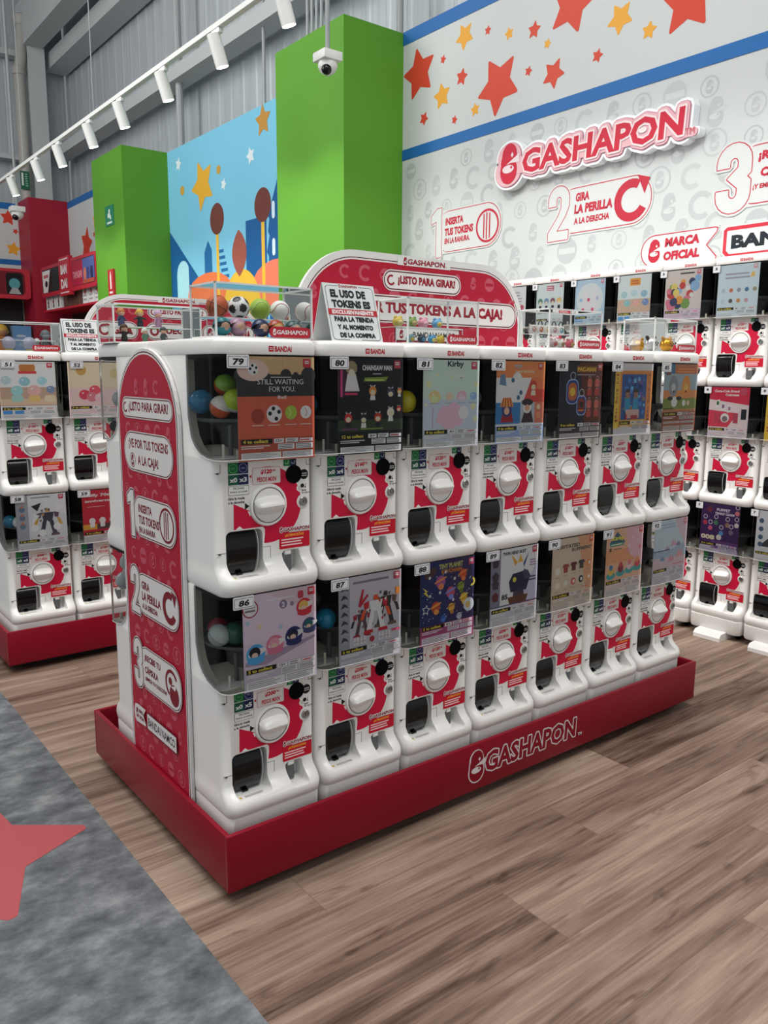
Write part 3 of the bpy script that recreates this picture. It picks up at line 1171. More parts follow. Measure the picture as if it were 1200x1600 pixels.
def poster_obj(fn, par, x0, x1, z0=.3425, z1=.6025):
    mb = MB()
    mb.box(x0, -.0312, z0, x1, -.0306, z1, BOARD)
    a = Art(mb, (x0, -.0312, z0), (1, 0, 0), (0, 0, 1), (0, -1, 0), x1-x0, z1-z0, .00002, .0001)
    GAIN[0] = 1.62
    fn(a)
    GAIN[0] = 1.
    o = mb.obj('poster', par)
    return o


def machine(loc, rz, num, price, n, poster, label, group, top=False, skirt=None, px=(-.0905, .134), small=False, bare=False):
    t = empty('capsule_machine', loc, rz, label, 'capsule machine', group)
    for k in ('body', 'interior', 'window_tray', 'hopper', 'window_cover'):
        inst(k, PR[k], t)
    if not bare:
        kn = inst('knob', PR['knob'], t)
        g = inst('knob_grip', PR['knob_grip'], kn)
        an = R.uniform(-.10, .06)
        c, s = math.cos(an), math.sin(an)
        # turn the grip about the knob axis
        cx, cz = .008, .222
        g.matrix_local = Matrix.Translation((cx, 0, cz)) @ Matrix.Rotation(an, 4, 'Y') @ Matrix.Translation((-cx, 0, -cz))
        for k in ('turn_arrow_sticker', 'warning_sticker', 'coin_slot', 'lock', 'capsule_door', 'coin_return', 'lip_sticker'):
            inst(k, PR[k], t)
        a, b, c = price_mesh(price, n)
        inst('price_card', a, t)
        inst('token_sticker', b, t)
        inst('token_kind_sticker', c, t)
        inst('number_plate', number_mesh(num, small), t)
        if poster:
            poster_obj(poster, t, *px)
    if top:
        c = inst('cap', PR['cap'], t)
        inst('brand_mark', PR['brand_mark'], c)
    if skirt == 'tray':
        inst('skirt', PR['skirt'], t)
    elif skirt == 'wall':
        inst('skirt', PR['skirt_wall'], t)
        inst('caster', PR['caster'], t)
        inst('stabiliser_foot', PR['stabiliser_foot'], t)
    return t


# ------------------------------------------------------------------ posters (u, v in 0..1)
def foot(a, n, age, bg=None, h=.215, plate='#c9c7c6', left=0.03):
    if bg:
        a.rect(0, 0, 1, h, bg)
    a.rect(left, h-.052, .43, h-.004, '#15130f')
    a.text('%d to collect' % n, left+.025, h-.044, .35-left, .034, '#d9b13a', .03)
    a.rect(.45, h-.05, .58, h-.006, '#e8e6e4').text(age, .475, h-.042, .08, .028, '#222', .02)
    a.rect(.6, h-.05, .77, h-.006, plate).bars(.62, h-.048, .75, h-.01, 2, '#555558', 3)
    a.rect(.79, h-.046, .97, h-.012, plate).bars(.80, h-.043, .96, h-.015, 1, '#b04050', 4)
    a.bars(left, h-.10, .40, h-.062, 2, '#d0cccc', 8)
    a.rect(.5, h-.115, .72, h-.06, plate).bars(.51, h-.112, .71, h-.063, 3, '#66666a', 5)
    a.rect(.74, h-.115, .97, h-.06, plate).bars(.75, h-.112, .96, h-.063, 3, '#66666a', 6)
    a.rect(left, .012, .54, h-.135, plate).bars(left+.02, .016, .53, h-.14, 4, '#8c8b8e', 7)
    a.rect(.56, .012, .97, h-.135, plate).bars(.57, .016, .96, h-.14, 4, '#8c8b8e', 9)


def logo(a, c='#b02030', u=.9, v=.94):
    a.rr(u-.05, v-.042, u+.05, v+.042, .01, c).rect(u-.03, v-.006, u+.03, v+.006, '#e8dcdc').rect(u-.03, v+.014, u+.03, v+.024, '#e8dcdc')


def chibi(a, u, v, s, hair, body, skin='#e0b79a', ring=True):
    k = a.k
    if ring:
        a.ring(u, v+.62*s*k, .2*s, .28*s, '#bfc0c6', 200, 340, 8)
        a.rect(u-.02*s, v+.28*s*k, u+.02*s, v+.5*s*k, '#bfc0c6')
    a.poly([(u-.26*s, v-.62*s*k), (u+.26*s, v-.62*s*k), (u+.16*s, v-.05*s*k), (u-.16*s, v-.05*s*k)], body)
    a.circ(u, v+.08*s*k, .36*s, hair, 14)
    a.ell(u, v-.03*s*k, .24*s, .2*s, skin, 12)


def blob(a, u, v, s, c, c2=None):
    a.ell(u, v, s, s*.86, c, 16)
    if c2:
        a.ell(u, v-.3*s*a.k, s*.75, s*.45, c2, 14)
    a.ell(u-.3*s, v+.3*s*a.k, s*.2, s*.13, '#f3eeee', 8)


def soccer2d(a, u, v, r):
    a.circ(u, v, r, '#d8d8d6', 22)
    for t, d in ((100, .62), (20, .66), (-65, .6), (175, .55)):
        a.circ(u+d*r*math.cos(rad(t)), v+d*r*math.sin(rad(t))*a.k, .26*r, '#17181c', 6)


def p79(a):
    a.rect(0, 0, 1, 1, '#9c4632').rect(0, .22, 1, .64, '#b3523a').rect(0, .8, 1, 1, '#b6966f')
    for i in range(5):
        a.rect(.18+i*.2, .82, .186+i*.2, 1, '#a5845f')
    a.rect(0, .62, 1, .83, '#2a2b2c')
    for u, r in ((.62, .075), (.75, .04), (.92, .1), (.05, .09), (.37, .04)):
        a.circ(u, .82, r, '#2a2b2c', 12)
    a.ell(.2, .87, .2, .12, '#caa79a', 24)
    soccer2d(a, .2, .88, .065)
    a.text('STILL WAITING', .25, .735, .6, .05, '#e4ddd2', .0).text('FOR YOU.', .4, .665, .34, .05, '#e4ddd2', .0)
    a.bars(.42, .795, .7, .812, 1, '#d9d0c4').text('Ball', .51, .595, .11, .032, '#d8cfc5', .01)
    a.circ(.25, .43, .085, '#8d3527', 20)
    soccer2d(a, .46, .45, .1)
    a.circ(.68, .46, .08, '#8fa83a', 20).ring(.62, .46, .05, .058, '#c9d58a', -50, 60, 10)
    a.circ(.88, .46, .075, '#d9d4cc', 20).ring(.84, .46, .05, .058, '#a83a30', -60, 60, 10)
    for u in (.25, .46, .68, .88):
        a.bars(u-.08, .335, u+.08, .35, 1, '#d9b8ac')
    logo(a)
    foot(a, 4, '15+')


def p80(a):
    a.rect(0, 0, 1, 1, '#17171d').rect(0, .24, 1, .36, '#2b3a26')
    a.poly([(0, .62), (.16, .62), (.16, .98), (0, .9)], '#3a1d33')
    a.rect(.035, .6, .07, .88, '#b33a72')
    a.text('CHAINSAW MAN', .36, .875, .46, .055, '#dcdadf', .03).bars(.52, .83, .66, .85, 1, '#a9a7b0')
    a.poly([(.38, .76), (.72, .76), (.76, .81), (.40, .80)], '#6f8a35').bars(.42, .765, .7, .785, 1, '#d9cf60')
    a.circ(.2, .9, .085, '#8a7a5c', 14).poly([(.1, .66), (.32, .66), (.26, .84), (.14, .84)], '#c9bcbc').circ(.2, .85, .045, '#d9b9a4', 12)
    a.bars(.1, .61, .3, .655, 1, '#c0305a')
    for i, (u, v, h) in enumerate(((.52, .65, '#c9742d'), (.8, .63, '#3d3553'), (.94, .65, '#c9742d'), (.15, .37, '#b5262b'), (.38, .36, '#22242f'), (.6, .37, '#a83524'), (.8, .42, '#c8bfae'), (.93, .46, '#b5262b'))):
        chibi(a, u, v, .16 if i not in (2, 7) else .1, h, '#1c1d26' if i % 2 else '#d6cfc9')
    a.bars(.04, .255, .3, .275, 1, '#7d2f73').bars(.33, .255, .7, .27, 1, '#8fa045')
    logo(a, '#a8384a')
    foot(a, 12, '8+', '#1b1b21', plate='#c4c2c6')


def p81(a):
    a.rect(0, 0, 1, 1, '#aebfb4').rect(0, .22, 1, .56, '#a9b4bd')
    for u, v, r in ((.1, .73, .06), (.24, .83, .03), (.95, .72, .05), (.9, .47, .06), (.94, .32, .05), (.05, .5, .03), (.5, .8, .03)):
        a.star(u, v, r, '#cfcf94', 80, .6)
    a.text('Kirby', .42, .905, .29, .085, '#22303a', .03)
    a.text('COZY', .4, .825, .18, .045, '#e3c7c6', .04, .1).text('TIME', .55, .785, .2, .045, '#e3c7c6', .04, .1)
    blob(a, .2, .585, .1, '#c9ad7a', '#b8c08c')
    blob(a, .46, .585, .065, '#c3ad93')
    blob(a, .68, .59, .085, '#cf98a8', '#d9b3bb')
    blob(a, .9, .59, .065, '#7ea0bd')
    for u in (.2, .46, .68, .9):
        a.bars(u-.09, .505, u+.09, .52, 1, '#88909a')
    # a soft pink cloud cushion
    for u, v, r in ((.38, .37, .13), (.54, .39, .15), (.46, .33, .15), (.3, .33, .07), (.62, .33, .1)):
        a.circ(u, v, r, '#d29fae', 20)
    a.ell(.72, .40, .09, .09, '#d9dcd9')
    a.rect(.165, .24, .172, .47, '#b03a55')
    logo(a, '#b23a4c')
    foot(a, 4, '8+', '#a5abb3', plate='#cfd2d3')


def p82(a):
    a.rect(0, 0, 1, 1, '#c5cdd4').rect(0, .8, 1, 1, '#cf7740').poly([(.55, .5), (1, .5), (1, .8), (.72, .8)], '#b83a2c').poly([(.72, .8), (1, .8), (1, .66), (.8, .66)], '#c96a3a')
    a.rect(0, .24, .5, .5, '#2f6d9f').rect(.5, .24, 1, .5, '#9fa7ad').rect(.8, .24, 1, .5, '#b8694f')
    a.text('POP', .36, .91, .15, .05, '#8a97a2', .05).text('MINI FIGURE', .37, .86, .4, .03, '#d9b39e', .03)
    for u, v, r in ((.42, .78, .1), (.36, .66, .09), (.46, .58, .08)):
        a.circ(u, v, r, '#dfe0dd', 14)
    for u, v in ((.33, .77), (.5, .62), (.45, .56)):
        a.circ(u, v, .035, '#2d5876', 10)
    a.poly([(.06, .72), (.2, .7), (.17, .84), (.08, .84)], '#5f7891')
    chibi(a, .76, .69, .2, '#a8352c', '#c9b6a6', ring=False)
    a.poly([(.1, .26), (.36, .26), (.31, .42), (.15, .42)], '#8c1f26').circ(.22, .41, .1, '#2c3264', 14).poly([(.08, .45), (.36, .45), (.3, .56), (.14, .56)], '#b8893f')
    for i in range(4):
        a.poly([(.11+i*.065, .45), (.135+i*.065, .45), (.165+i*.04, .56), (.145+i*.04, .56)], '#a83428')
    a.circ(.22, .4, .055, '#d09f84', 12)
    a.poly([(.52, .25), (.78, .25), (.72, .42), (.6, .42)], '#3a2627').circ(.64, .44, .09, '#d9d4cc', 12).ell(.64, .5, .12, .05, '#2b2326', 12).circ(.64, .43, .05, '#c68f74', 10)
    a.circ(.88, .34, .05, '#c98260', 10).circ(.88, .44, .04, '#d1b092', 10)
    logo(a, '#b5432f')
    foot(a, 4, '15+', '#7e93b8', plate='#bcc6d4')


def p83(a):
    a.rect(0, 0, 1, 1, '#23232d').poly([(.45, 1), (1, 1), (1, .2), (.6, .2)], '#54261f')
    a.rect(.38, .87, .86, .955, '#6b3a1c').text('PAC-MAN', .4, .88, .44, .06, '#d99a35', .05)
    a.bars(.4, .83, .85, .85, 1, '#a9a39c')

    def badge(u, v, w, h, c):
        a.rr(u-w/2-.012, v-h/2-.012, u+w/2+.012, v+h/2+.012, w*.4, '#8ea2c4').rr(u-w/2, v-h/2, u+w/2, v+h/2, w*.38, '#253a72').rr(u-w*.38, v-h*.38, u+w*.38, v+h*.38, w*.3, c)
        a.ring(u, v+h*.68, .05, .062, '#9fa4ad')
    badge(.3, .62, .26, .3, '#a8582c')
    a.circ(.3, .62, .065, '#d9a638', 16)
    badge(.52, .44, .2, .24, '#7c2f22')
    a.circ(.52, .45, .05, '#3a2326', 14).bars(.44, .36, .6, .39, 1, '#c9743a')
    for u in (.7, .88):
        for v in (.74, .62, .46, .34):
            a.rr(u-.055, v-.055, u+.055, v+.04, .02, '#b5584a' if v in (.74, .46) else '#a33f36')
            a.ring(u, v+.06, .022, .03, '#b9938a')
    logo(a, '#a84438', .93)
    foot(a, 8, '8+', '#3a2f33', plate='#a89f9f')


def p84(a):
    a.rect(0, 0, 1, 1, '#b9b4b6').rect(.08, .12, 1, .9, '#c07a35').rect(0, .1, .13, .92, '#d0a83c').rect(.18, .2, .84, .85, '#2f4f86')
    mb_t = 'BIG SIZE ITEM'
    for i, ch in enumerate(mb_t):
        if ch != ' ':
            iw = .02 if ch == 'I' else .07
            a.text(ch, .065-iw/2, .82-i*.052, iw, .036, '#8a2a26', .02)
            a.text(ch, .92-iw/2, .82-i*.052, iw*.9, .036, '#8f4a28', .02)
    q = random.Random(2)
    for i in range(46):
        u = .2+q.random()*.56; v = .28+q.random()*.5
        s = .03+q.random()*.05
        a.rect(u, v, min(u+s, .84), v+s*.8, q.choice(['#3c78b3', '#27406f', '#5fa0c9', '#1d3560', '#6b4a8c', '#8a6a50']))
    for u in (.28, .5):
        a.rect(u, .52, u+.11, .63, '#8a6450').rect(u, .6, u+.11, .65, '#3a2b27').rect(u-.02, .34, u+.13, .52, '#2d7fa0').rect(u, .24, u+.11, .34, '#35356e')
    a.rect(.3, .24, .66, .36, '#b3908a').rect(.3, .22, .34, .3, '#a03428').rect(.44, .22, .62, .28, '#8f2f38')
    a.rect(.15, .12, .84, .22, '#b8923c')
    foot(a, 6, '8+', None, .205, '#b3aeb0', .16)
    a.rect(0, 0, 1, .085, '#b5b1b4')


def p85(a):
    a.rect(0, 0, 1, 1, '#a06a4a').rect(0, .33, 1, .62, '#c07f45').rect(0, .62, 1, .86, '#8a9aa3').rect(0, .34, 1, .5, '#6f7c36')
    a.poly([(0, .86), (.3, .86), (.3, 1), (0, 1)], '#3f6a8a').poly([(.04, .84), (.2, .84), (.12, .97)], '#7a5a48')
    a.rect(.35, .86, .97, .96, '#b3603a').bars(.38, .87, .92, .95, 2, '#d0884f')
    a.ell(.28, .68, .14, .18, '#7d8084').ell(.66, .68, .13, .18, '#c97f2c')
    a.ell(.28, .66, .06, .07, '#b0aeaf').ell(.66, .66, .06, .07, '#dca050')
    a.circ(.3, .6, .025, '#333').circ(.66, .6, .025, '#7a3a20')
    a.circ(.33, .45, .09, '#d8d2cb', 14).ell(.2, .5, .08, .035, '#2a2627').ell(.46, .5, .08, .035, '#2a2627').circ(.62, .43, .055, '#d9c6ba', 12).circ(.75, .43, .045, '#d3a98e', 12)
    a.rect(.02, .335, .3, .36, '#4d5a26')
    foot(a, 6, '8+', '#7a3c26', .3, '#a8928a')
    a.rect(0, .1, 1, .13, '#8a4a30')


def p86(a):
    a.rect(0, 0, 1, 1, '#b9a9b6').rect(0, .5, 1, 1, '#bfaebc').poly([(.3, 1), (1, 1), (1, .7)], '#b7a2ab')
    for u, v, c in ((.22, .66, '#d0b080'), (.06, .72, '#8fa9b5'), (.5, .62, '#90a8b8'), (.66, .84, '#7d6d83')):
        a.circ(u, v, .03, c, 10)
    a.circ(.1, .86, .105, '#8c2a3a', 20).circ(.1, .86, .09, '#d4cdd0', 20).bars(.03, .82, .17, .9, 2, '#6d5f66')
    a.bars(.3, .905, .72, .93, 1, '#d9d4da').rr(.74, .88, .82, .96, .02, '#a83048')
    a.circ(.54, .85, .055, '#75687e', 16).text('2', .52, .82, .04, .055, '#e4dde4', .03)
    a.poly([(.02, .31), (.98, .46), (.98, .43), (.3, .25), (.02, .27)], '#8c7f92')
    for u, v, s, c, h in ((.16, .38, .125, '#3f8fc0', '#1a1c24'), (.42, .44, .12, '#b8647e', '#c58596'), (.68, .49, .12, '#232b5c', '#1b2038'), (.9, .57, .1, '#3a4068', '#1d5a5c'), (.83, .78, .11, '#b5283a', '#d0a050')):
        a.circ(u, v, s, c, 20).ell(u+.02, v+.02*a.k*s*8, s*.98, s*.34, '#d0c6ca', 16, .25).ell(u-.1*s, v+.02, s*.6, s*.55, h, 14).ell(u-.1*s, v-.01, s*.35, s*.28, '#d0a695', 12)
        a.ell(u, v-.62*s*a.k, s*.92, s*.36, c, 16)
    logo(a, '#b02438', .93)
    foot(a, 5, '15+', '#a79daa', .235, '#c9c3ca')


def mech(a, u, v, s, cols, seed):
    q = random.Random(seed)
    k = a.k
    a.poly([(u-.22*s, v-.1*s*k), (u+.22*s, v-.1*s*k), (u+.3*s, v+.3*s*k), (u-.3*s, v+.3*s*k)], cols[0])
    a.poly([(u-.12*s, v+.32*s*k), (u+.12*s, v+.32*s*k), (u+.08*s, v+.5*s*k), (u-.08*s, v+.5*s*k)], cols[1])
    for sg in (-1, 1):
        a.poly([(u+sg*.3*s, v+.32*s*k), (u+sg*.55*s, v+.25*s*k), (u+sg*.5*s, v+.02*s*k), (u+sg*.32*s, v+.05*s*k)], cols[2])
        a.poly([(u+sg*.42*s, v+.02*s*k), (u+sg*.58*s, v-.02*s*k), (u+sg*.7*s, v-.35*s*k), (u+sg*.55*s, v-.35*s*k)], cols[1])
        a.poly([(u+sg*.05*s, v-.1*s*k), (u+sg*.24*s, v-.1*s*k), (u+sg*.42*s, v-.75*s*k), (u+sg*.2*s, v-.75*s*k)], cols[0])
        a.poly([(u+sg*.14*s, v-.75*s*k), (u+sg*.5*s, v-.75*s*k), (u+sg*.55*s, v-.88*s*k), (u+sg*.12*s, v-.88*s*k)], cols[2])
    for i in range(9):
        x = u+(q.random()-.5)*s*.9; y = v+(q.random()-.45)*s*k
        r = s*.12
        a.poly([(x, y), (x+r, y+r*.4*k), (x+r*.6, y-r*k)], q.choice(cols))


def p87(a):
    a.rect(0, 0, 1, 1, '#a5a5ad').rect(0, 0, .17, 1, '#84868e').poly([(.17, 1), (1, 1), (1, .5), (.17, .75)], '#aca6ae')
    a.bars(.22, .9, .82, .955, 1, '#6f6a72')
    for i in range(7):
        q = random.Random(i)
        v = .88-i*.095
        a.poly([(.03, v-.03), (.07, v+.03), (.12, v+.01), (.15, v-.03), (.1, v-.01)], '#33353c').rect(.02, v-.042, .15, v-.039, '#a5a5ab')
    mech(a, .74, .63, .34, ['#2b2b2f', '#3a3634', '#5b4b40'], 3)
    mech(a, .36, .5, .26, ['#4a3a44', '#2f2f38', '#8a2630'], 4)
    mech(a, .58, .6, .36, ['#c9c6c8', '#c44a28', '#a31f2b'], 5)
    a.poly([(.3, .66), (.36, .84), (.39, .84), (.35, .66)], '#a32030').poly([(.3, .66), (.44, .78), (.46, .76), (.33, .64)], '#a32030')
    for u in (.22, .33, .62, .73):
        a.rect(u, .22, u+.09, .31, '#b9b6bb').rect(u+.01, .25, u+.08, .26, '#86848a').rect(u+.04, .225, u+.05, .305, '#86848a')
    a.circ(.52, .255, .04, '#8d2a30', 12).rect(.84, .29, .98, .32, '#b24a66').rect(.9, .72, .97, .8, '#b8702c')
    logo(a, '#a03a50', .92)
    foot(a, 6, '15+', '#9a9aa2', .2, '#b5b4ba')


def p88(a):
    a.rect(0, 0, 1, 1, '#1f2a58').rect(.5, .24, 1, 1, '#2e2850')
    a.text('TINY PLANET', .33, .9, .45, .06, '#9a9a58', .05).text('KEYCHAIN', .38, .84, .38, .05, '#a8641f', .05).ell(.18, .87, .12, .06, '#4a3436', 14, .4)
    q = random.Random(4)
    for i in range(40):
        a.circ(q.random(), .26+q.random()*.58, .006+q.random()*.006, '#aab0d0', 6)
    for u, v, s, c, d in ((.36, .75, .09, '#8f4a86', '#c97a4a'), (.78, .8, .07, '#b5482c', '#c9703a'), (.55, .6, .08, '#a8485a', '#6f7ac0'), (.28, .45, .08, '#a3402c', '#d0853a'), (.57, .41, .06, '#c79a3a', '#a8742c'), (.8, .5, .07, '#b8902f', '#d0b050'), (.74, .65, .065, '#7a8a35', '#5a6a2a'), (.42, .29, .05, '#3a66b0', '#24407c'), (.72, .28, .05, '#a8a6b4', '#8a88a0')):
        a.circ(u, v, s, c, 16).ell(u+.01, v-.06, s*.6, s*.5, d, 12).ell(u, v+.02, s*1.35, s*.22, d, 14, .3)
    a.circ(.9, .4, .1, '#aeb9c4', 18).circ(.88, .4, .05, '#b8a060', 10)
    a.ring(.95, .68, .035, .065, '#d0b440', -110, 70, 14)
    a.poly([(.03, .72), (.14, .66), (.1, .66), (.16, .58), (.05, .65), (.09, .66)], '#c9b052')
    a.star(.1, .44, .08, '#b8bcd8', 80, .5).star(.1, .44, .055, '#1f2a58', 80, .5)
    for u, v in ((.16, .82), (.45, .86), (.62, .76), (.35, .62), (.6, .5), (.17, .6)):
        a.star(u, v, .03, '#c8cae0', 70, .5)
    logo(a, '#a83a58', .93)
    foot(a, 5, '8+', '#8f3f68', .235, '#c7b6c4')


def p89(a):
    a.rect(0, 0, 1, 1, '#b9bac2').rect(0, .27, .2, 1, '#6f6d80').rect(.2, .27, 1, 1, '#c2c4cb').poly([(.6, .27), (1, .27), (1, .8)], '#a9a8bb')
    a.text('TWIN HEAD BUST', .24, .915, .5, .045, '#33343c', .05, .2)
    for v in (.84, .66, .56, .4):
        a.poly([(.05, v-.06), (.15, v-.06), (.17, v+.02), (.1, v+.07), (.03, v+.02)], '#3f3540' if v > .5 else '#5a2a34')
    a.poly([(.42, .42), (.76, .42), (.84, .6), (.78, .68), (.46, .66), (.38, .56)], '#22263e')
    a.poly([(.66, .72), (.8, .66), (.86, .58), (.72, .56)], '#3f3a52')
    a.poly([(.52, .68), (.7, .68), (.68, .82), (.56, .82)], '#c9c9cc').poly([(.5, .76), (.42, .92), (.56, .8)], '#c08a2e').poly([(.68, .78), (.8, .92), (.7, .72)], '#223f74').poly([(.56, .8), (.62, .9), (.68, .8)], '#c89a34')
    a.circ(.5, .58, .04, '#b9b03a', 10).poly([(.46, .3), (.72, .3), (.7, .42), (.48, .42)], '#45384a').poly([(.4, .27), (.76, .27), (.8, .36), (.36, .36)], '#5d3a2c')
    a.text('85', .23, .34, .13, .07, '#2c2d34', .04).bars(.8, .52, .98, .6, 2, '#3f404a').bars(.82, .72, .97, .82, 3, '#8a6a90')
    a.rect(0, .255, 1, .27, '#3d4464').bars(.6, .245, .98, .262, 1, '#b0506a')
    logo(a, '#a83048', .92)
    foot(a, 4, '15+', '#a9aab2', .235, '#bfc0c8')


def p90(a):
    a.rect(0, 0, 1, 1, '#b5a593').poly([(.6, 1), (1, 1), (1, .2), (.85, .2)], '#b98a68')
    a.text('IRRITATED', .1, .86, .55, .05, '#5a5046', .05, .2).text('RUFFMENT', .45, .8, .5, .05, '#5a5046', .05, .2)
    cols = ['#c9bcb0', '#8a3a34', '#5a2a2a', '#3a3436', '#c07038', '#c2b5a2', '#b8b0a0', '#a84a4a', '#2f2a2e', '#c28a58']
    for i in range(10):
        u = .14+(i % 5)*.19; v = .56-(i//5)*.2+(i % 5)*.01
        c = cols[i]
        if i in (1, 2, 3):
            a.poly([(u-.05, v-.05), (u+.05, v-.05), (u+.05, v+.03), (u+.09, v+.02), (u+.06, v+.07), (u-.06, v+.07), (u-.09, v+.02), (u-.05, v+.03)], c)
        else:
            a.circ(u, v, .06, c, 12).circ(u+.01, v, .03, '#d0c6ba', 10)
        a.bars(u-.06, v-.095, u+.06, v-.08, 1, '#857866')
    a.bars(.7, .265, .9, .285, 1, '#b04a5a')
    logo(a, '#b5402f', .93)
    foot(a, 8, '15+', '#ada193', .235, '#bdb3a8')


def p91(a):
    a.rect(0, 0, 1, 1, '#c29a80').rect(0, .5, 1, .7, '#c98a62').poly([(.5, 1), (1, 1), (1, .4), (.62, .62)], '#cf98a0')
    a.poly([(.08, .8), (.28, .96), (.5, .8), (.44, .76), (.12, .76)], '#30506f').text('Kirby', .14, .82, .34, .07, '#d9b93a', .06).rect(.1, .75, .46, .8, '#2f7a6c').bars(.13, .76, .44, .79, 1, '#c9d8b0')
    a.rect(.08, .68, .14, .73, '#5a4a30').bars(.2, .69, .42, .72, 1, '#6a5a40')
    for u, v in ((.62, .72), (.72, .84), (.85, .9), (.88, .78), (.7, .6)):
        a.star(u, v, .045, '#d9b0b4', 80, .5)
    a.circ(.92, .68, .04, '#c9707c', 10).circ(.58, .66, .04, '#cf8088', 10)
    for u, c, d in ((.15, '#3f6f96', '#c9a040'), (.41, '#a83a42', '#7a2a36'), (.65, '#c96a72', '#d0a8a8'), (.87, '#c9803a', '#b83a4c')):
        v = .37+u*.07
        a.ell(u, v-.06, .12, .06, '#3f8f92', 16).circ(u, v+.01, .075, d, 14).circ(u, v+.06, .05, c, 12)
    logo(a, '#b8484a', .93)
    foot(a, 4, '15+', '#b9a6a0', .25, '#c6bab6')


def p92(a):
    a.rect(0, 0, 1, 1, '#a9b7bf').rect(0, .24, 1, .52, '#b8a3aa').poly([(0, .55), (.4, .5), (1, .62), (1, .4), (0, .42)], '#8f9fae').poly([(.6, 1), (1, 1), (1, .5)], '#b9a5ad')
    a.bars(.1, .86, .66, .95, 2, '#8fa0ac')
    for u, v, s, c in ((.6, .62, .1, '#b8939f'), (.42, .55, .08, '#9d8fa6'), (.75, .6, .07, '#7a7288'), (.28, .4, .07, '#5f7fa0'), (.55, .38, .1, '#b9848e'), (.8, .44, .12, '#c08a8c')):
        a.poly([(u-s, v-.5*s*a.k), (u-.2*s, v+.8*s*a.k), (u+.1*s, v+.1*s*a.k), (u+.5*s, v+.7*s*a.k), (u+s, v-.5*s*a.k)], c)
    a.rect(0, .52, .5, .535, '#3d4a58').bars(.6, .27, .95, .3, 1, '#c05a6c')
    logo(a, '#b8606a', .93)
    foot(a, 7, '15+', '#a9a6b0', .25, '#bcb8be')


def p51(a):
    a.rect(0, 0, 1, 1, '#c6c3c2').rect(0, .24, 1, .56, '#a98d7c').rect(0, .26, 1, .36, '#bda58e')
    a.rr(.36, .84, .64, .95, .03, '#a86a34').rect(.34, .79, .66, .84, '#b23a40')
    for u, v, s, c in ((.12, .68, .09, '#9fb0b4'), (.44, .66, .1, '#7fa6b0'), (.75, .67, .09, '#8fb4bc'), (.3, .5, .11, '#86b2b4'), (.6, .5, .12, '#c59a96'), (.9, .52, .08, '#6f7f9f')):
        blob(a, u, v, s, c)
    for u, c in ((.3, '#8fb0a8'), (.6, '#cfa468'), (.88, '#c9b498')):
        a.rr(u-.1, .31, u+.1, .42, .03, c)
    logo(a, '#b8303c')
    foot(a, 6, '8+', '#b9b6b6', .22, '#cac8c8')
    a.rect(.04, .1, .2, .16, '#3f7fb8').rect(.24, .1, .4, .16, '#3f7fb8')


def p52(a):
    a.rect(0, 0, 1, 1, '#cbb49b').rect(0, 0, 1, .55, '#c9a9a6')
    a.circ(.25, .86, .1, '#b08a4a', 12).circ(.9, .8, .1, '#b8a878', 12)
    for u, v, c in ((.3, .42, '#b8374a'), (.5, .5, '#c0485a'), (.44, .38, '#b86a78'), (.6, .36, '#d0a0a8')):
        blob(a, u, v, .11, c)
    foot(a, 5, '8+', '#bfa8a8', .22, '#cdbfbf')


def p58(a):
    a.rect(0, 0, 1, 1, '#b4b5ba').rect(0, 0, .24, 1, '#8a8c94').poly([(.24, 1), (1, 1), (1, .6), (.24, .8)], '#bdbdc2')
    for v in (.75, .6, .45):
        a.circ(.12, v, .06, '#5a6a80', 8).circ(.12, v+.05, .03, '#a86a4a', 8)
    mech(a, .62, .56, .42, ['#3a3a48', '#b08a3a', '#5b4656'], 9)
    a.poly([(.3, .8), (.42, .7), (.5, .85)], '#26262c').poly([(.3, .45), (.46, .62), (.34, .66)], '#d0d0d4')
    for u, v in ((.35, .4), (.8, .4), (.5, .3), (.85, .75)):
        a.circ(u, v, .08, '#c9cace', 8)
    logo(a, '#a83a4c')
    a.bars(.3, .93, .7, .97, 1, '#77777d')
    foot(a, 5, '15+', '#a4a5ab', .2, '#b9b9bf')


def p59(a):
    a.rect(0, 0, 1, 1, '#a81f30').rect(0, 0, 1, .16, '#a7a4a6').rect(0, .26, 1, .36, '#c08a34').rect(.3, .26, 1, .36, '#4a3a3a')
    a.text('miffy 70th', .06, .86, .6, .07, '#e6d6d6', .03).text('anniversary', .06, .76, .66, .06, '#e6d6d6', .03).bars(.1, .68, .5, .7, 1, '#d0a0a0')
    for u in (.2, .42, .64, .86):
        a.circ(u, .42, .07, '#dcd6d4', 12).rr(u-.05, .3, u+.05, .42, .02, '#dcd6d4')
    foot(a, 4, '8+', None, .22, '#b8b2b4')


def pwA(a):
    a.rect(0, 0, 1, 1, '#aebcc2').rect(0, 0, 1, .06, '#9fb0b8')
    a.bars(.18, .72, .8, .86, 2, '#8c8f96').poly([(.78, .74), (.9, .76), (.88, .84), (.82, .84)], '#c9a05a')
    for i, c in enumerate(('#9aa6ae', '#b06a4a', '#7f858c', '#3f6a86', '#8a8270', '#9fb0b2', '#55504e', '#b07a50', '#a8868a')):
        a.circ(.15+(i % 5)*.19, .52-(i//5)*.2, .05, c, 10)
    foot(a, 8, '8+', '#a9b6bc', .2, '#b9c3c8')
    logo(a, '#b58a90')


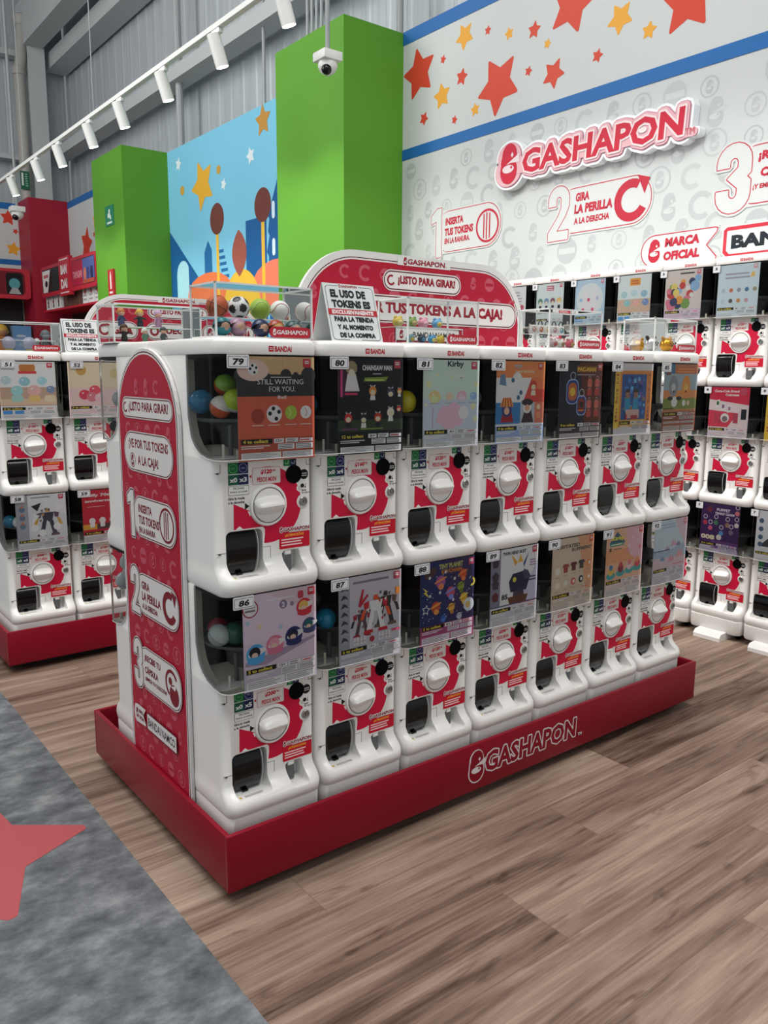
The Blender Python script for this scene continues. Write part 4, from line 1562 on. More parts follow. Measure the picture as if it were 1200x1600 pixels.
def pwB(a):
    a.rect(0, 0, 1, 1, '#b8b0aa').rect(0, 0, 1, .22, '#b59fb0')
    a.bars(.4, .9, .8, .96, 1, '#33353c')
    q = random.Random(6)
    for i in range(26):
        a.circ(.1+q.random()*.8, .28+q.random()*.58, .05+q.random()*.09, q.choice(['#c98a3a', '#a83f3a', '#d0b060', '#6a8a4a', '#3a3f5c', '#b86a7a', '#d8cfc4', '#7a9ab8']), 10)
    foot(a, 6, '8+', None, .2, '#c4b8c0')
    logo(a, '#b8606a')


def pwC(a):
    a.rect(0, 0, 1, 1, '#b9c3c4').rect(0, .22, 1, .5, '#b39c88')
    a.rr(.36, .78, .68, .93, .03, '#c28a3a').bars(.4, .8, .64, .9, 2, '#a8502c')
    for u, v, c in ((.2, .6, '#8fb0b4'), (.5, .62, '#9fb8bc'), (.8, .6, '#7f9fb0'), (.3, .42, '#7aa8ac'), (.58, .42, '#c59288'), (.85, .42, '#6a7fa8')):
        blob(a, u, v, .1, c)
    foot(a, 6, '8+', '#aab2b4', .22, '#bec6c8')
    a.rect(.04, .06, .2, .14, '#4a86b8').rect(.24, .06, .4, .14, '#4a86b8')


def pwD(a):
    a.rect(0, 0, 1, 1, '#9fb3cc').circ(.5, .56, .44, '#b9c0d4', 24).poly([(.25, .3), (.3, .85), (.5, .55), (.7, .85), (.75, .3)], '#c3bfd2')
    for u, v, c in ((.46, .56, '#b8405c'), (.28, .34, '#b8405c'), (.6, .34, '#b8506c'), (.2, .56, '#7fa6c0'), (.75, .58, '#9fa6c0')):
        a.circ(u, v, .05, c, 10)
    a.rect(.02, .08, .3, .2, '#4f86bc')
    foot(a, 5, '8+', None, .2, '#aebdd0')
    logo(a, '#b86a80')


def pwE(a):
    a.rect(0, 0, 1, 1, '#b7c0c0').rect(.38, .84, .64, .95, '#a8485a').bars(.4, .85, .62, .94, 2, '#d8b8be')
    for i, c in enumerate(('#4f7f6a', '#6a7f9a', '#7a5060', '#c0a060')):
        u = .15+i*.23
        a.circ(u, .6, .09, c, 12).ell(u, .56, .055, .05, '#d6b8a4', 10).rect(u-.045, .38, u+.045, .5, '#24262e')
        a.bars(u-.09, .31, u+.09, .34, 1, '#24262e')
    foot(a, 4, '15+', '#aab3b4', .2, '#bcc4c4')
    logo(a, '#b85a68')


def pwF(a):
    a.rect(0, 0, 1, 1, '#bfc5c5').bars(.4, .4, .9, .9, 7, '#9a8f96', 3).circ(.85, .5, .08, '#a84a5a', 12)
    foot(a, 6, '8+', None, .2, '#c8cccc')


def pwG(a):
    a.rect(0, 0, 1, 1, '#c6b4b4').poly([(0, .76), (1, .66), (1, 1), (0, 1)], '#b3243f')
    a.text('Coca-Cola Brand', .12, .9, .62, .05, '#e4d0d0', .04).text('Coincase', .4, .83, .34, .05, '#e4d0d0', .04)
    a.poly([(0, .55), (.75, .5), (.5, .22), (0, .22)], '#b8344a')
    for u, v, c in ((.22, .68, '#3a5a30'), (.36, .62, '#7a4a6a'), (.52, .58, '#8a6a7a')):
        a.poly([(u-.05, v-.08), (u+.05, v-.06), (u+.05, v+.08), (u-.05, v+.06)], '#cfc6c6').rect(u-.03, v-.03, u+.03, v+.04, c)
    for u in (.18, .28, .66, .72):
        a.rr(u-.03, .3, u+.03, .5, .01, '#a03a4c')
    a.circ(.42, .4, .11, '#cfc9c8', 16).circ(.42, .38, .07, '#6a5f60', 14)
    a.rect(.82, .38, .95, .58, '#20222a')
    a.rect(0, .16, 1, .17, '#b04a5a')
    foot(a, 6, '8+', '#b8aaae', .2, '#c8bcc0')
    a.rr(.78, .85, .92, .97, .01, '#a84258')


def pwH(a):
    a.rect(0, 0, 1, 1, '#3a2452').rect(0, 0, 1, .12, '#9a94a8').rect(.3, .1, 1, .25, '#55356a').star(.22, .88, .1, '#6a2a3a', 60, .6)
    a.text('PUPPET', .4, .86, .35, .06, '#b5b0bf', .05).text('TRINKET CHARM', .36, .79, .5, .05, '#b5b0bf', .05)
    for u, v, c in ((.12, .6, '#a8344a'), (.26, .5, '#b8507a'), (.4, .62, '#3f7a5a'), (.55, .42, '#4a7fb0'), (.7, .6, '#8a6a5a'), (.8, .46, '#6a5f70'), (.93, .62, '#b9b0b0'), (.93, .86, '#b86a72')):
        a.circ(u, v, .06, c, 10).ring(u, v+.12, .04, .055, '#b9b6c4')
    a.text('008', .03, .26, .36, .1, '#c9b9a0', .05).circ(.5, .33, .07, '#b9b3b0', 12)
    foot(a, 8, '8+', None, .2, '#a9a2b8')


def pwI(a):
    a.rect(0, 0, 1, 1, '#b7b9bb').poly([(.1, .3), (.6, .3), (.95, .9), (.7, .8)], '#3a3d44')
    for v in (.8, .64, .48, .34):
        a.circ(.12, v, .06, '#3f566e', 8)
    foot(a, 5, '15+', None, .2, '#bdbfc2')


def pwJ(a):
    a.rect(0, 0, 1, 1, '#c9a234').rect(.2, .1, 1, .92, '#8a4a3a').bars(.3, .2, .9, .85, 6, '#6a3a50', 3)
    for i, ch in enumerate('BIG SIZE ITEM'):
        if ch != ' ':
            iw = .025 if ch == 'I' else .09
            a.text(ch, .095-iw/2, .84-i*.055, iw, .038, '#9a3a2a', .02)


def plain(a):
    a.rect(0, 0, 1, 1, '#b9b9bd')
    foot(a, 5, '8+', None, .2, '#c6c6ca')

# ------------------------------------------------------------------ islands
def plinth(x0, y0, L, D, label, logo_text=True):
    t = empty('island_plinth', (x0, y0, 0), 0, label, 'plinth')
    mb = MB()
    w = .014
    zt, zb = .1987, .038
    mb.rbox(0, 0, zb, L, w, zt, RED, .0018, 2)
    mb.rbox(0, D-w, zb, L, D, zt, RED, .0018, 2)
    mb.rbox(0, w*.9, zb, w, D-w*.9, zt, RED, .0018, 2)
    mb.rbox(L-w, w*.9, zb, L, D-w*.9, zt, RED, .0018, 2)
    mb.box(w*.5, w*.5, zb+.002, L-w*.5, D-w*.5, .060, RED)
    mb.obj('tray', t)
    mb = MB().box(.07, .07, 0, L-.07, D-.07, .039, M('toe_black', '#1b1718', .7))
    mb.obj('toe_kick', t)
    if logo_text:
        mb = MB()
        a = Art(mb, (0, 0, 0), (1, 0, 0), (0, 0, 1), (0, -1, 0), lay=.0004)
        a.gashapon(LOGO[0], LOGO[1], LOGO[2], LOGO[3], '#83041f', '#d5cfce', False, .0048, '#d5cfce')
        a.text('TM', LOGO[0]+LOGO[2]+.012, LOGO[1]-.004, .022, .012, '#d5cfce')
        mb.obj('logo', t)['label'] = 'white outlined brand lettering on the plinth front'
    return t


LOGO = (.865, .086, .535, .072)
plinth(0, 0, 2.177, 1.019, 'long red tray plinth carrying the near island of capsule machines')
plinth(-.027, 2.12, 2.177, 1.019, 'red tray plinth of the island at the left edge, partly cut off', False)

T = '$%d'
main_top = [(79, 120, 3, p79, 'sports ball poster, upper row, near left corner'), (80, 160, 4, p80, 'dark keychain poster, upper row, second column'),
            (81, 120, 3, p81, 'pastel green and pink poster, upper row, third column'), (82, 160, 4, p82, 'orange and blue poster with capped figures, upper row'),
            (83, 160, 4, p83, 'dark poster of bag-shaped tags, upper row'), (84, 200, 5, p84, 'yellow bordered blue poster, upper row'),
            (85, 160, 4, p85, 'brown and green animal poster, upper row, far right end')]
main_low = [(86, 200, 5, p86, 'lilac poster of open helmet capsules, lower row, near left corner'), (87, 200, 5, p87, 'grey poster of red and white robots, lower row'),
            (88, 120, 3, p88, 'navy poster of planets and moons, lower row'), (89, 200, 5, p89, 'pale grey poster of a robot bust, lower row'),
            (90, 120, 3, p90, 'beige poster of small clothing, lower row'), (91, 160, 4, p91, 'orange and pink poster with cups, lower row'),
            (92, 160, 4, p92, 'pale blue and pink landscape poster, lower row, far right end')]
XC = [.174+.3*i for i in range(7)]
for i, (n, p, k, fn, d) in enumerate(main_top):
    machine((XC[i], .075, .823), 0, str(n), T % p, k, fn, 'machine %d with %s' % (n, d), 'capsule machines on the near island', True)
for i, (n, p, k, fn, d) in enumerate(main_low):
    machine((XC[i], .075, .216), 0, str(n), T % p, k, fn, 'machine %d with %s' % (n, d), 'capsule machines on the near island', False, 'tray')
for z, nm in ((.823, 'upper'), (.216, 'lower')):
    machine((XC[0], .845, z), PI, '1', '$120', 3, None, 'white capsule machine seen side-on behind the red arch panel, %s one' % nm, 'capsule machines at the back of the near island', z > .5, 'tray' if z < .5 else None, bare=True)
left_set = [[(51, 160, 4, p51, 'pale poster of glass-like charms, top left of the left island'), (52, 120, 3, p52, 'cream and pink poster, top row, half hidden by the near island')],
            [(58, 200, 5, p58, 'grey robot poster, lower left of the left island'), (59, 160, 4, p59, 'red poster with white figures, lower row, half hidden by the near island')]]
XL = [-.027+.185+.3*i for i in range(3)]
for r, rowl in enumerate(left_set):
    for i, (n, p, k, fn, d) in enumerate(rowl):
        machine((XL[i], 2.195, .823 if r == 0 else .216), 0, str(n), T % p, k, fn, 'machine %d with %s' % (n, d), 'capsule machines on the left island', r == 0, 'tray' if r else None, (-.131, .113) if n < 58 else (-.1, .125))

# rack along the right-hand wall: three rows
YC = [.457-.305+.305*i for i in range(7)]
wall_posters = {(2, 0): (pwJ, 'at the right frame edge, top row'), (2, 1): (pwA, 'pale blue item poster, top row'), (2, 2): (pwB, 'crowded colourful poster, top row'), (2, 3): (pwC, 'white and tan charm poster, top row'),
                (2, 4): (pwD, 'light blue heart poster, top row'), (2, 5): (pwE, 'white poster of four dolls, top row'), (2, 6): (pwF, 'plain white poster beside the red header board, top row'),
                (1, 0): (pwJ, 'yellow bordered poster cut by the frame edge, middle row'), (1, 1): (pwG, 'red and pink coin case poster, middle row'), (1, 2): (plain, 'peeking out behind machine 85, middle row'),
                (0, 0): (pwI, 'grey poster cut by the frame edge, bottom row'), (0, 1): (pwH, 'purple keychain poster, bottom row'), (0, 2): (plain, 'peeking out behind machine 92, bottom row')}
for i in range(7):
    for r in range(3):
        q = wall_posters.get((r, i))
        lb = 'wall rack machine ' + q[1] if q else 'white capsule machine of the wall rack hidden behind the near island'
        machine((3.14, YC[i], .113+.607*r), -PI/2, str((7, 8, 3)[r]), '$120', 3, q[0] if q else plain, lb, 'capsule machines on the wall rack' if q else 'hidden machines of the wall rack', r == 2, 'wall' if r == 0 else None, (-.118, .098), True)


# capsules lying in the machines
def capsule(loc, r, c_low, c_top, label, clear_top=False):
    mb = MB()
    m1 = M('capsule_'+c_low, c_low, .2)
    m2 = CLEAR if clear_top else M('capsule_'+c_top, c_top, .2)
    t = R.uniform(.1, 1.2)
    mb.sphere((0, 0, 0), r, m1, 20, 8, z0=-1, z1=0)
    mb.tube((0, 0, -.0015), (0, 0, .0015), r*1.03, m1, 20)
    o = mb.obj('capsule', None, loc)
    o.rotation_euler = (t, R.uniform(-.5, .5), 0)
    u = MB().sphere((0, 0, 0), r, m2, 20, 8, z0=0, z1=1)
    u.obj('capsule_lid', o)
    tag(o, label, 'capsule', 'capsules inside the machines')
    return o


def cap_in(i, low, x, y, z, c1, c2, what, r=.029, clr=False, base=None):
    zz = .216 if low else .823
    xx, yy = (XC[i], .075) if base is None else base
    num = (86 if low else 79)+i
    capsule((xx+x, yy+y, zz+z), r, c1, c2, '%s capsule inside machine %s window' % (what, num), clr)


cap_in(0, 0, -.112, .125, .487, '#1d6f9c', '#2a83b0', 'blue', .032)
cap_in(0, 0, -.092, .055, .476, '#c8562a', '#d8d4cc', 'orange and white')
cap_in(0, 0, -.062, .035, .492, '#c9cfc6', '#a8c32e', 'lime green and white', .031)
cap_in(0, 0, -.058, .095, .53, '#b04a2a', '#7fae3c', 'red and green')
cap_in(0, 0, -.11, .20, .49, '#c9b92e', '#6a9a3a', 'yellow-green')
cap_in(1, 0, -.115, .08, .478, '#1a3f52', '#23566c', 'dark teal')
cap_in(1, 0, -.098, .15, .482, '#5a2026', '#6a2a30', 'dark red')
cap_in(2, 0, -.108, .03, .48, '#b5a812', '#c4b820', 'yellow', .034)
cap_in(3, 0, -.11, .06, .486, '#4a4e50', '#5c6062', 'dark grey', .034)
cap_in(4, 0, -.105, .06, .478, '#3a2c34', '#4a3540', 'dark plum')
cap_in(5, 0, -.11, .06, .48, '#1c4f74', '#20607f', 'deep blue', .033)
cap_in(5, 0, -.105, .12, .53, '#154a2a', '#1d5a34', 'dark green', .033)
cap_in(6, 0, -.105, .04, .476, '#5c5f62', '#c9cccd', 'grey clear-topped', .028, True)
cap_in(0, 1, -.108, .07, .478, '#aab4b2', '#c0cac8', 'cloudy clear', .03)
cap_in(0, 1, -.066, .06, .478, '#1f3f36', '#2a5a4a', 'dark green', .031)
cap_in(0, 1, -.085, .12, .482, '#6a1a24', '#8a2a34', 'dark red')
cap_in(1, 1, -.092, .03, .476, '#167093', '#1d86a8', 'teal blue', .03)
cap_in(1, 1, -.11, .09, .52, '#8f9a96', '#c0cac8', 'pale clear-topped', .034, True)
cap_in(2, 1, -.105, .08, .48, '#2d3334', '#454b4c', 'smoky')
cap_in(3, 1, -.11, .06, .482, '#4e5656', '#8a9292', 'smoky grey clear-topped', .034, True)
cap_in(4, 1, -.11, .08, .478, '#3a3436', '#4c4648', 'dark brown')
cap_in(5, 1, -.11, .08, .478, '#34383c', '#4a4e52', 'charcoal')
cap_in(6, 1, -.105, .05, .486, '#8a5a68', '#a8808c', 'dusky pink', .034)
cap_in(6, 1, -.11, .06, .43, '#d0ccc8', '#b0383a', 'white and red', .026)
for (x, y, z, c, w) in ((-.118, 2.235, 1.30, '#5f6c74', 'grey'), (.262, 2.24, 1.30, '#3c4a52', 'slate')):
    capsule((x+.158, y, z), .03, c, '#8fa0a6', '%s capsule inside the window of machine %s' % (w, '51' if x < 0 else '52'))
capsule((.045, 2.225, .695), .03, '#1c5a74', '#256f8c', 'blue capsule inside the window of machine 58')
capsule((.075, 2.20, .692), .026, '#c0c4c4', '#d0d4d4', 'white capsule inside the window of machine 58')
for k, (x, y, z, c) in enumerate(((.075, .80, 1.30, '#b5babb'), (.12, .82, 1.30, '#a8adae'), (.075, .79, .735, '#b9bdbe'), (.07, .84, .70, '#a9aeb0'), (.115, .815, .70, '#c0b4b6'), (.08, .82, .765, '#b2b7b8'), (.12, .77, .705, '#b0888e'))):
    capsule((x, y, z), .03, c, '#c4c9ca', 'cloudy white capsule in the side window left of the red arch panel')['group'] = 'cloudy capsules in the side windows'


# ------------------------------------------------------------------ printed boards of the near island
PINK = '#bd5162'


def arch_panel():
    y0, y1 = .686, .246          # left, right edge as seen
    W = y0-y1
    mb = MB()

    def shape(d):
        w = W/2-d
        pts = [(W/2-w, d+.02 if d else .02), (W/2+w, d+.02 if d else .02)]
        pts += [(W/2+w*math.cos(rad(t)), 1.2+(.205-d)*math.sin(rad(t))) for t in range(0, 181, 9)]
        return pts
    mb.prism(shape(0), (.026, y0, .045), (0, -1, 0), (0, 0, 1), (-1, 0, 0), .009, BOARD)
    a = Art(mb, (.017, y0, .045), (0, -1, 0), (0, 0, 1), (-1, 0, 0), eps=.00006)
    a.poly(shape(.008), '#5a1820').poly(shape(.0115), BOARD).poly(shape(.016), '#ab1832')
    q = random.Random(5)
    BG = '#ab1832'
    row = 0
    z = .12
    while z < 1.36:
        c = row*2
        x = .05+(row % 2)*.035
        while x < W-.035:
            r = q.uniform(.019, .027)
            half = W/2-.035 if z < 1.2 else max(0, (W/2-.03)*math.sqrt(max(0, 1-((z+r-1.2)/.185)**2))-.01)
            if abs(x-W/2)+r < half+.01:
                a.lay = .0007
                a.motif(c+q.randint(0, 3), x, z, r, PINK, BG)
            x += .072
            c += 1
        z += .062
        row += 1
    a.lay = .0014

    def pill(u0, v0, u1, v1, r, sq=False):
        a.rr(u0-.006, v0-.006, u1+.006, v1+.006, r+.006, '#d3cfce', 7).rr(u0-.003, v0-.003, u1+.003, v1+.003, r+.003, '#5a1820', 7).rr(u0, v0, u1, v1, r, '#d9d7d5', 7)
    TX = '#7a1522'
    k = y0
    pill(k-.634, 1.213, k-.282, 1.263, .024)
    a.ring(k-.614, 1.238, .010, .016, TX, 70, 330, 14)
    a.text('¿LISTO PARA GIRAR?', k-.590, 1.222, .285, .034, TX, .03)
    pill(k-.632, 1.058, k-.29, 1.164, .052)
    a.text('¡VE POR TUS TOKENS', k-.600, 1.114, .285, .034, TX, .03)
    a.text('A LA CAJA!', k-.535, 1.066, .15, .036, TX, .03)
    a.circ(k-.575, 1.085, .022, '#7a1522').circ(k-.575, 1.085, .0195, '#d9d7d5').icon(k-.575, 1.085, .034, TX, '#d9d7d5')

    def step(n, z0, z1, l1, l2, l3):
        u0, u1 = k-.60, k-.285
        h = z1-z0
        pill(u0+.02, z0+.008, u1, z1-.008, .05)
        tn = (k-.630, z0-.004, .066 if n != '1' else .048, h+.012)
        a.digit(n, tn[0], tn[1], tn[2] if n != '1' else .058, tn[3], [(.014, '#d3cfce'), (.008, '#5a1820'), '#d9d7d5'])
        a.text(l1[0], k-.545, z1-.052, l1[1], .025, TX, .03).text(l2[0], k-.545, z1-.086, l2[1], .026, TX, .03).text(l3[0], k-.545, z1-.113, l3[1], .018, TX, .03)
        return (u1-.058, (z0+z1)/2)
    c = step('1', .857, .985, ('INSERTA', .1), ('TUS TOKENS', .15), ('EN LA RANURA', .12))
    a.coin(c[0], c[1], .05, TX)
    c = step('2', .618, .752, ('GIRA', .06), ('LA PERILLA', .14), ('A LA DERECHA', .115))
    a.curl(c[0], c[1], .048, TX)
    c = step('3', .380, .522, ('¡RECIBE TU', .12), ('CÁPSULA', .10), ('¡EMPIEZA TU COLECCIÓN!', .16))
    a.ring(c[0]-.004, c[1]+.008, .034, .044, TX, 30, 240, 16).circ(c[0]+.012, c[1]-.022, .032, TX, 18).circ(c[0]-.012, c[1]+.016, .012, TX, 12).poly([(c[0]-.01, c[1]), (c[0]+.03, c[1]+.012), (c[0]+.02, c[1]-.006)], '#d9d7d5')
    a.poly([(k-.645, .255), (k-.65, .28), (k-.64, .305), (k-.62, .31), (k-.555, .31), (k-.575, .285), (k-.555, .255), (k-.63, .248)], '#d9d7d5')
    a.icon(k-.625, .28, .034, TX, '#d9d7d5').text('MARCA', k-.61, .284, .036, .012, TX, .03).text('OFICIAL', k-.61, .264, .038, .012, TX, .03)
    a.rr(k-.545, .252, k-.325, .307, .003, '#5a1820').rr(k-.542, .255, k-.328, .304, .003, '#d9d7d5').text('BANDAI NAMCO', k-.535, .266, .198, .027, '#26262a', .02)
    o = mb.obj('arch_panel')
    tag(o, 'tall red arch-topped instruction panel on the end of the near island', 'sign')


arch_panel()


def header(y, x0, x1, z0, z1, label, kind):
    W = x1-x0
    H = z1-z0
    mb = MB()

    def shape(d, zb=0):
        return rrect(d, zb, W-d, H-d, .2, 14, (.004, .004, .235-d, .235-d))
    mb.prism(shape(0), (x0, y+.012, z0), (1, 0, 0), (0, 0, 1), (0, -1, 0), .014, BOARD)
    a = Art(mb, (x0, y-.002, z0), (1, 0, 0), (0, 0, 1), (0, -1, 0), eps=.00006)
    BG = '#ab1832'
    a.poly(shape(.022), '#5a1820').poly(shape(.025), BOARD).poly(shape(.030), BG)
    q = random.Random(8)
    for r_ in range(4):
        for c in range(12):
            x = .07+c*.082+(r_ % 2)*.04
            z = .03+r_*.07
            if (x < .17 or x > W-.17) and z > .17:
                continue
            if x > W-.05 or z > H-.05:
                continue
            a.lay = .0007
            a.motif(c+q.randint(0, 3), x, z, q.uniform(.02, .028), PINK, BG)
    a.lay = .0013
    TX = '#8f1a2b'
    CR = '#dad7d5'
    cx = W/2+.02
    a.rect(cx-.13, H-.033, cx+.11, H-.001, BOARD)
    a.gashapon(cx-.105, H-.028, .19, .018, '#8f1a2b', BOARD)

    def pill(u0, v0, u1, v1, r):
        a.rr(u0-.008, v0-.008, u1+.008, v1+.008, r+.008, '#d3cfce', 8).rr(u0-.004, v0-.004, u1+.004, v1+.004, r+.004, '#5a1820', 8).rr(u0, v0, u1, v1, r, CR, 8)
    pill(cx-.185, H-.112, cx+.155, H-.058, .027)
    a.ring(cx-.158, H-.085, .011, .018, TX, 60, 330, 14)
    a.text('¿LISTO PARA GIRAR?', cx-.13, H-.102, .265, .035, TX, .05)
    if kind == 'near':
        pill(.098, H-.218, W-.052, H-.142, .037)
        a.text('¡VE POR TUS TOKENS A LA CAJA!', .165, H-.205, W-.285, .05, TX, .05)
        a.icon(.127, H-.18, .05, TX, CR)
        a.rr(cx-.14, H-.285, cx+.16, H-.24, .004, '#5a1820').rr(cx-.137, H-.282, cx+.157, H-.243, .004, CR).text('BANDAI NAMCO', cx-.06, H-.272, .2, .02, '#26262a', .02)
        a.icon(cx-.112, H-.262, .03, TX, CR)
    else:
        for u0, u1, t in ((.075, .29, 'GIRA'), (.35, .62, 'JUEGA'), (.68, 1.0, 'COLECCIONA')):
            pill(u0, H-.225, u1, H-.15, .035)
            a.text(t, u0+.085, H-.21, u1-u0-.105, .045, TX, .05)
        a.curl(.115, H-.187, .03, TX)
        a.ring(.39, H-.187, .014, .026, TX)
        a.icon(.72, H-.187, .055, TX, CR)
    o = mb.obj('header_board')
    tag(o, label, 'sign')


header(.462, .508, 1.548, 1.4695, 1.78, 'red round-topped header board standing on the near island', 'near')
header(2.60, .545, 1.60, 1.4695, 1.788, 'red round-topped header board on the left island, seen through display cases', 'left')


# ------------------------------------------------------------------ acrylic display cases on the machine tops
def case(name_loc, w, d, h, label, shelf=True, rz=0, logo_=True, sx0=.0, sx1=None):
    t = empty('display_case', name_loc, rz, label, 'display case')
    mb = MB().box(0, 0, 0, w, d, .004, M('case_base', '#e2e2e0', .4))
    mb.obj('base', t)
    mb = MB()
    for q in ([(0, 0), (w, 0)], [(w, 0), (w, d)], [(w, d), (0, d)], [(0, d), (0, 0)]):
        (xa, ya), (xb, yb) = q
        mb.add([(xa, ya, .004), (xb, yb, .004), (xb, yb, h), (xa, ya, h)], [(0, 1, 2, 3)], ACRY)
    mb.add([(0, 0, h), (w, 0, h), (w, d, h), (0, d, h)], [(0, 1, 2, 3)], ACRY)
    e = .0023
    for x in (0, w):
        for y in (0, d):
            mb.box(x-e, y-e, .004, x+e, y+e, h+e, EDGE)
    for z in (h,):
        for y in (0, d):
            mb.box(-e, y-e, z-e, w+e, y+e, z+e, EDGE)
        for x in (0, w):
            mb.box(x-e, -e, z-e, x+e, d+e, z+e, EDGE)
    mb.obj('cover', t)
    if shelf:
        x0, x1 = sx0+.006, (sx1 or w)-.006
        mb = MB()
        zt = .052
        mb.box(x0, d*.45, zt-.002, x1, d-.006, zt, ACRY)
        mb.add([(x0, d*.45, .004), (x1, d*.45, .004), (x1, d*.45, zt), (x0, d*.45, zt)], [(0, 1, 2, 3)], ACRY)
        mb.box(x0, d*.45-.0015, zt-.0025, x1, d*.45+.0015, zt+.001, EDGE)
        mb.box(x0-.001, d*.45-.001, .004, x0+.001, d*.45+.001, zt, EDGE)
        mb.box(x1-.001, d*.45-.001, .004, x1+.001, d*.45+.001, zt, EDGE)
        mb.box(x0-.001, d*.45, zt-.002, x0+.001, d-.006, zt, EDGE)
        mb.obj('riser_shelf', t)
    if logo_:
        mb = MB()
        mb.prism(rrect(w-.128, .004, w-.006, .031, .012, 6), (0, -.002, 0), (1, 0, 0), (0, 0, 1), (0, -1, 0), .003, M('case_logo_red', '#b0182c', .35))
        a = Art(mb, (0, -.005, 0), (1, 0, 0), (0, 0, 1), (0, -1, 0))
        a.gashapon(w-.12, .012, .104, .011, '#ddd2d2', '#b0182c', False)
        mb.obj('brand_plate', t)
    return t


ZT = 1.4705
case((.05, .08, ZT), .275, .138, .13, 'clear display case of sports balls on the near corner of the island')
case((.662, .09, ZT), .28, .138, .13, 'clear display case in front of the red header board, on machine 81')
case((1.273, .09, ZT), .276, .138, .13, 'clear display case of small bag charms on machine 83', True, 0, True, 0, .2)
case((1.872, .09, ZT), .28, .138, .125, 'clear display case with a silver and a gold ball at the far right', False)
case((.02, .69, ZT), .28, .138, .115, 'clear display case of little dolls at the back left of the near island', True, 0, False)
case((.04, 2.20, ZT), .275, .138, .13, 'clear display case of glass balls on the left island')


def tent(x, y, label):
    t = empty('tent_sign', (x, y, ZT), 0, label, 'sign')
    w, h = .173, .156
    mb = MB()
    mb.prism([(0, 0), (w, 0), (w, h), (0, h)], (0, 0, 0), (1, 0, 0), (0, .048/h, 1), (0, -1, .048/h*0), .0016, M('tent_card', '#d6dad9', .5))
    a = Art(mb, (0, -.0016, 0), (1, 0, 0), (0, .048/h, 1), (0, -1, 0), eps=.00006)
    a.rr(.006, .004, w-.006, h-.006, .010, '#33363a').rr(.0075, .0055, w-.0075, h-.0075, .009, '#d6dad9').rect(.05, h-.009, .118, h-.003, '#d6dad9').rect(.06, .002, .1, .008, '#d6dad9')
    a.gashapon(.052, h-.0095, .062, .0065, '#a02535', '#d6dad9', False)
    TX = '#23262b'
    a.text('EL USO DE', .020, .118, .118, .022, TX, .05).text('TOKENS ES', .020, .091, .130, .021, TX, .05)
    a.rect(.004, .071, w-.004, .087, '#b3303a').text('EXCLUSIVAMENTE', .016, .0735, .14, .011, '#e0d8d8', .05)
    a.text('PARA LA TIENDA', .020, .0535, .133, .0135, TX, .05).text('Y AL MOMENTO', .026, .032, .12, .0135, TX, .05).text('DE LA COMPRA', .03, .0105, .12, .0135, TX, .05)
    mb.obj('front_panel', t)
    mb = MB()
    mb.prism([(0, 0), (w, 0), (w, h), (0, h)], (0, .096, 0), (1, 0, 0), (0, -.048/h, 1), (0, 1, 0), .0016, M('tent_card'))
    mb.obj('back_panel', t)


tent(.388, .078, 'white tent card about token use between two cases on the near island')
tent(.335, 2.205, 'white tent card about token use on the left island beside the glass ball case')


# ------------------------------------------------------------------ things in the cases
def ball(kind, loc, r, label):
    mb = MB()
    if kind == 'soccer':
        b = bmesh.new()
        bmesh.ops.create_icosphere(b, subdivisions=4, radius=r)
        ic = bmesh.new()
        bmesh.ops.create_icosphere(ic, subdivisions=1, radius=1)
        ax = [q.co.normalized() for q in ic.verts]
        ic.free()
        rot = Matrix.Rotation(.5, 3, 'X') @ Matrix.Rotation(.3, 3, 'Z')
        ax = [rot @ x for x in ax]
        k1 = mb.mi(M('ball_white', '#d9dad8', .4)); k2 = mb.mi(M('ball_black', '#17181b', .4))
        for i, q in enumerate(b.verts):
            q.index = i
        mb.v = [tuple(q.co) for q in b.verts]
        for f in b.faces:
            c = f.calc_center_median().normalized()
            mb.f.append([q.index for q in f.verts]); mb.sm.append(True)
            mb.m.append(k2 if max(c.dot(x) for x in ax) > .925 else k1)
        b.free()
    else:
        col, sm = {'basket': ('#b8552c', '#3a2018'), 'tennis': ('#8fb03c', '#cfdc9a'), 'base': ('#d9d9d4', '#a02a2a')}[kind]
        mb.sphere((0, 0, 0), r, M('ball_'+kind, col, .6), 28, 18)
        S = M('ball_seam_'+kind, sm, .6)
        if kind == 'basket':
            for ax in range(3):
                pts = []
                for i in range(32):
                    t = 2*PI*i/32
                    p = [r*1.003*math.cos(t), r*1.003*math.sin(t)]
                    p.insert(ax, 0)
                    pts.append(p)
                mb.path(pts, r*.025, S, 5, True)
        else:
            pts = []
            for i in range(48):
                t = 2*PI*i/48
                A, B = .44, .56*1.0
                z = .4*math.sin(2*t)*1.6
                x = math.cos(t)+.28*math.cos(3*t); y = math.sin(t)-.28*math.sin(3*t)
                pts.append(V((x, y, z)).normalized()*r*1.002)
            mb.path(pts, r*(.05 if kind == 'tennis' else .035), S, 5, True)
    o = mb.obj('toy_ball', None, loc)
    o.rotation_euler = (.4, .3, .6)
    return tag(o, label, 'toy ball', 'toy balls in the corner display case')


zs = ZT+.0525
ball('basket', (.103, .178, zs+.0285), .0285, 'orange basketball on the shelf of the corner case')
ball('soccer', (.163, .175, zs+.0285), .0285, 'black and white football on the shelf of the corner case')
ball('tennis', (.226, .175, zs+.0275), .0275, 'green tennis ball on the shelf of the corner case')
ball('base', (.286, .175, zs+.0265), .0265, 'white baseball with red seams on the shelf of the corner case')


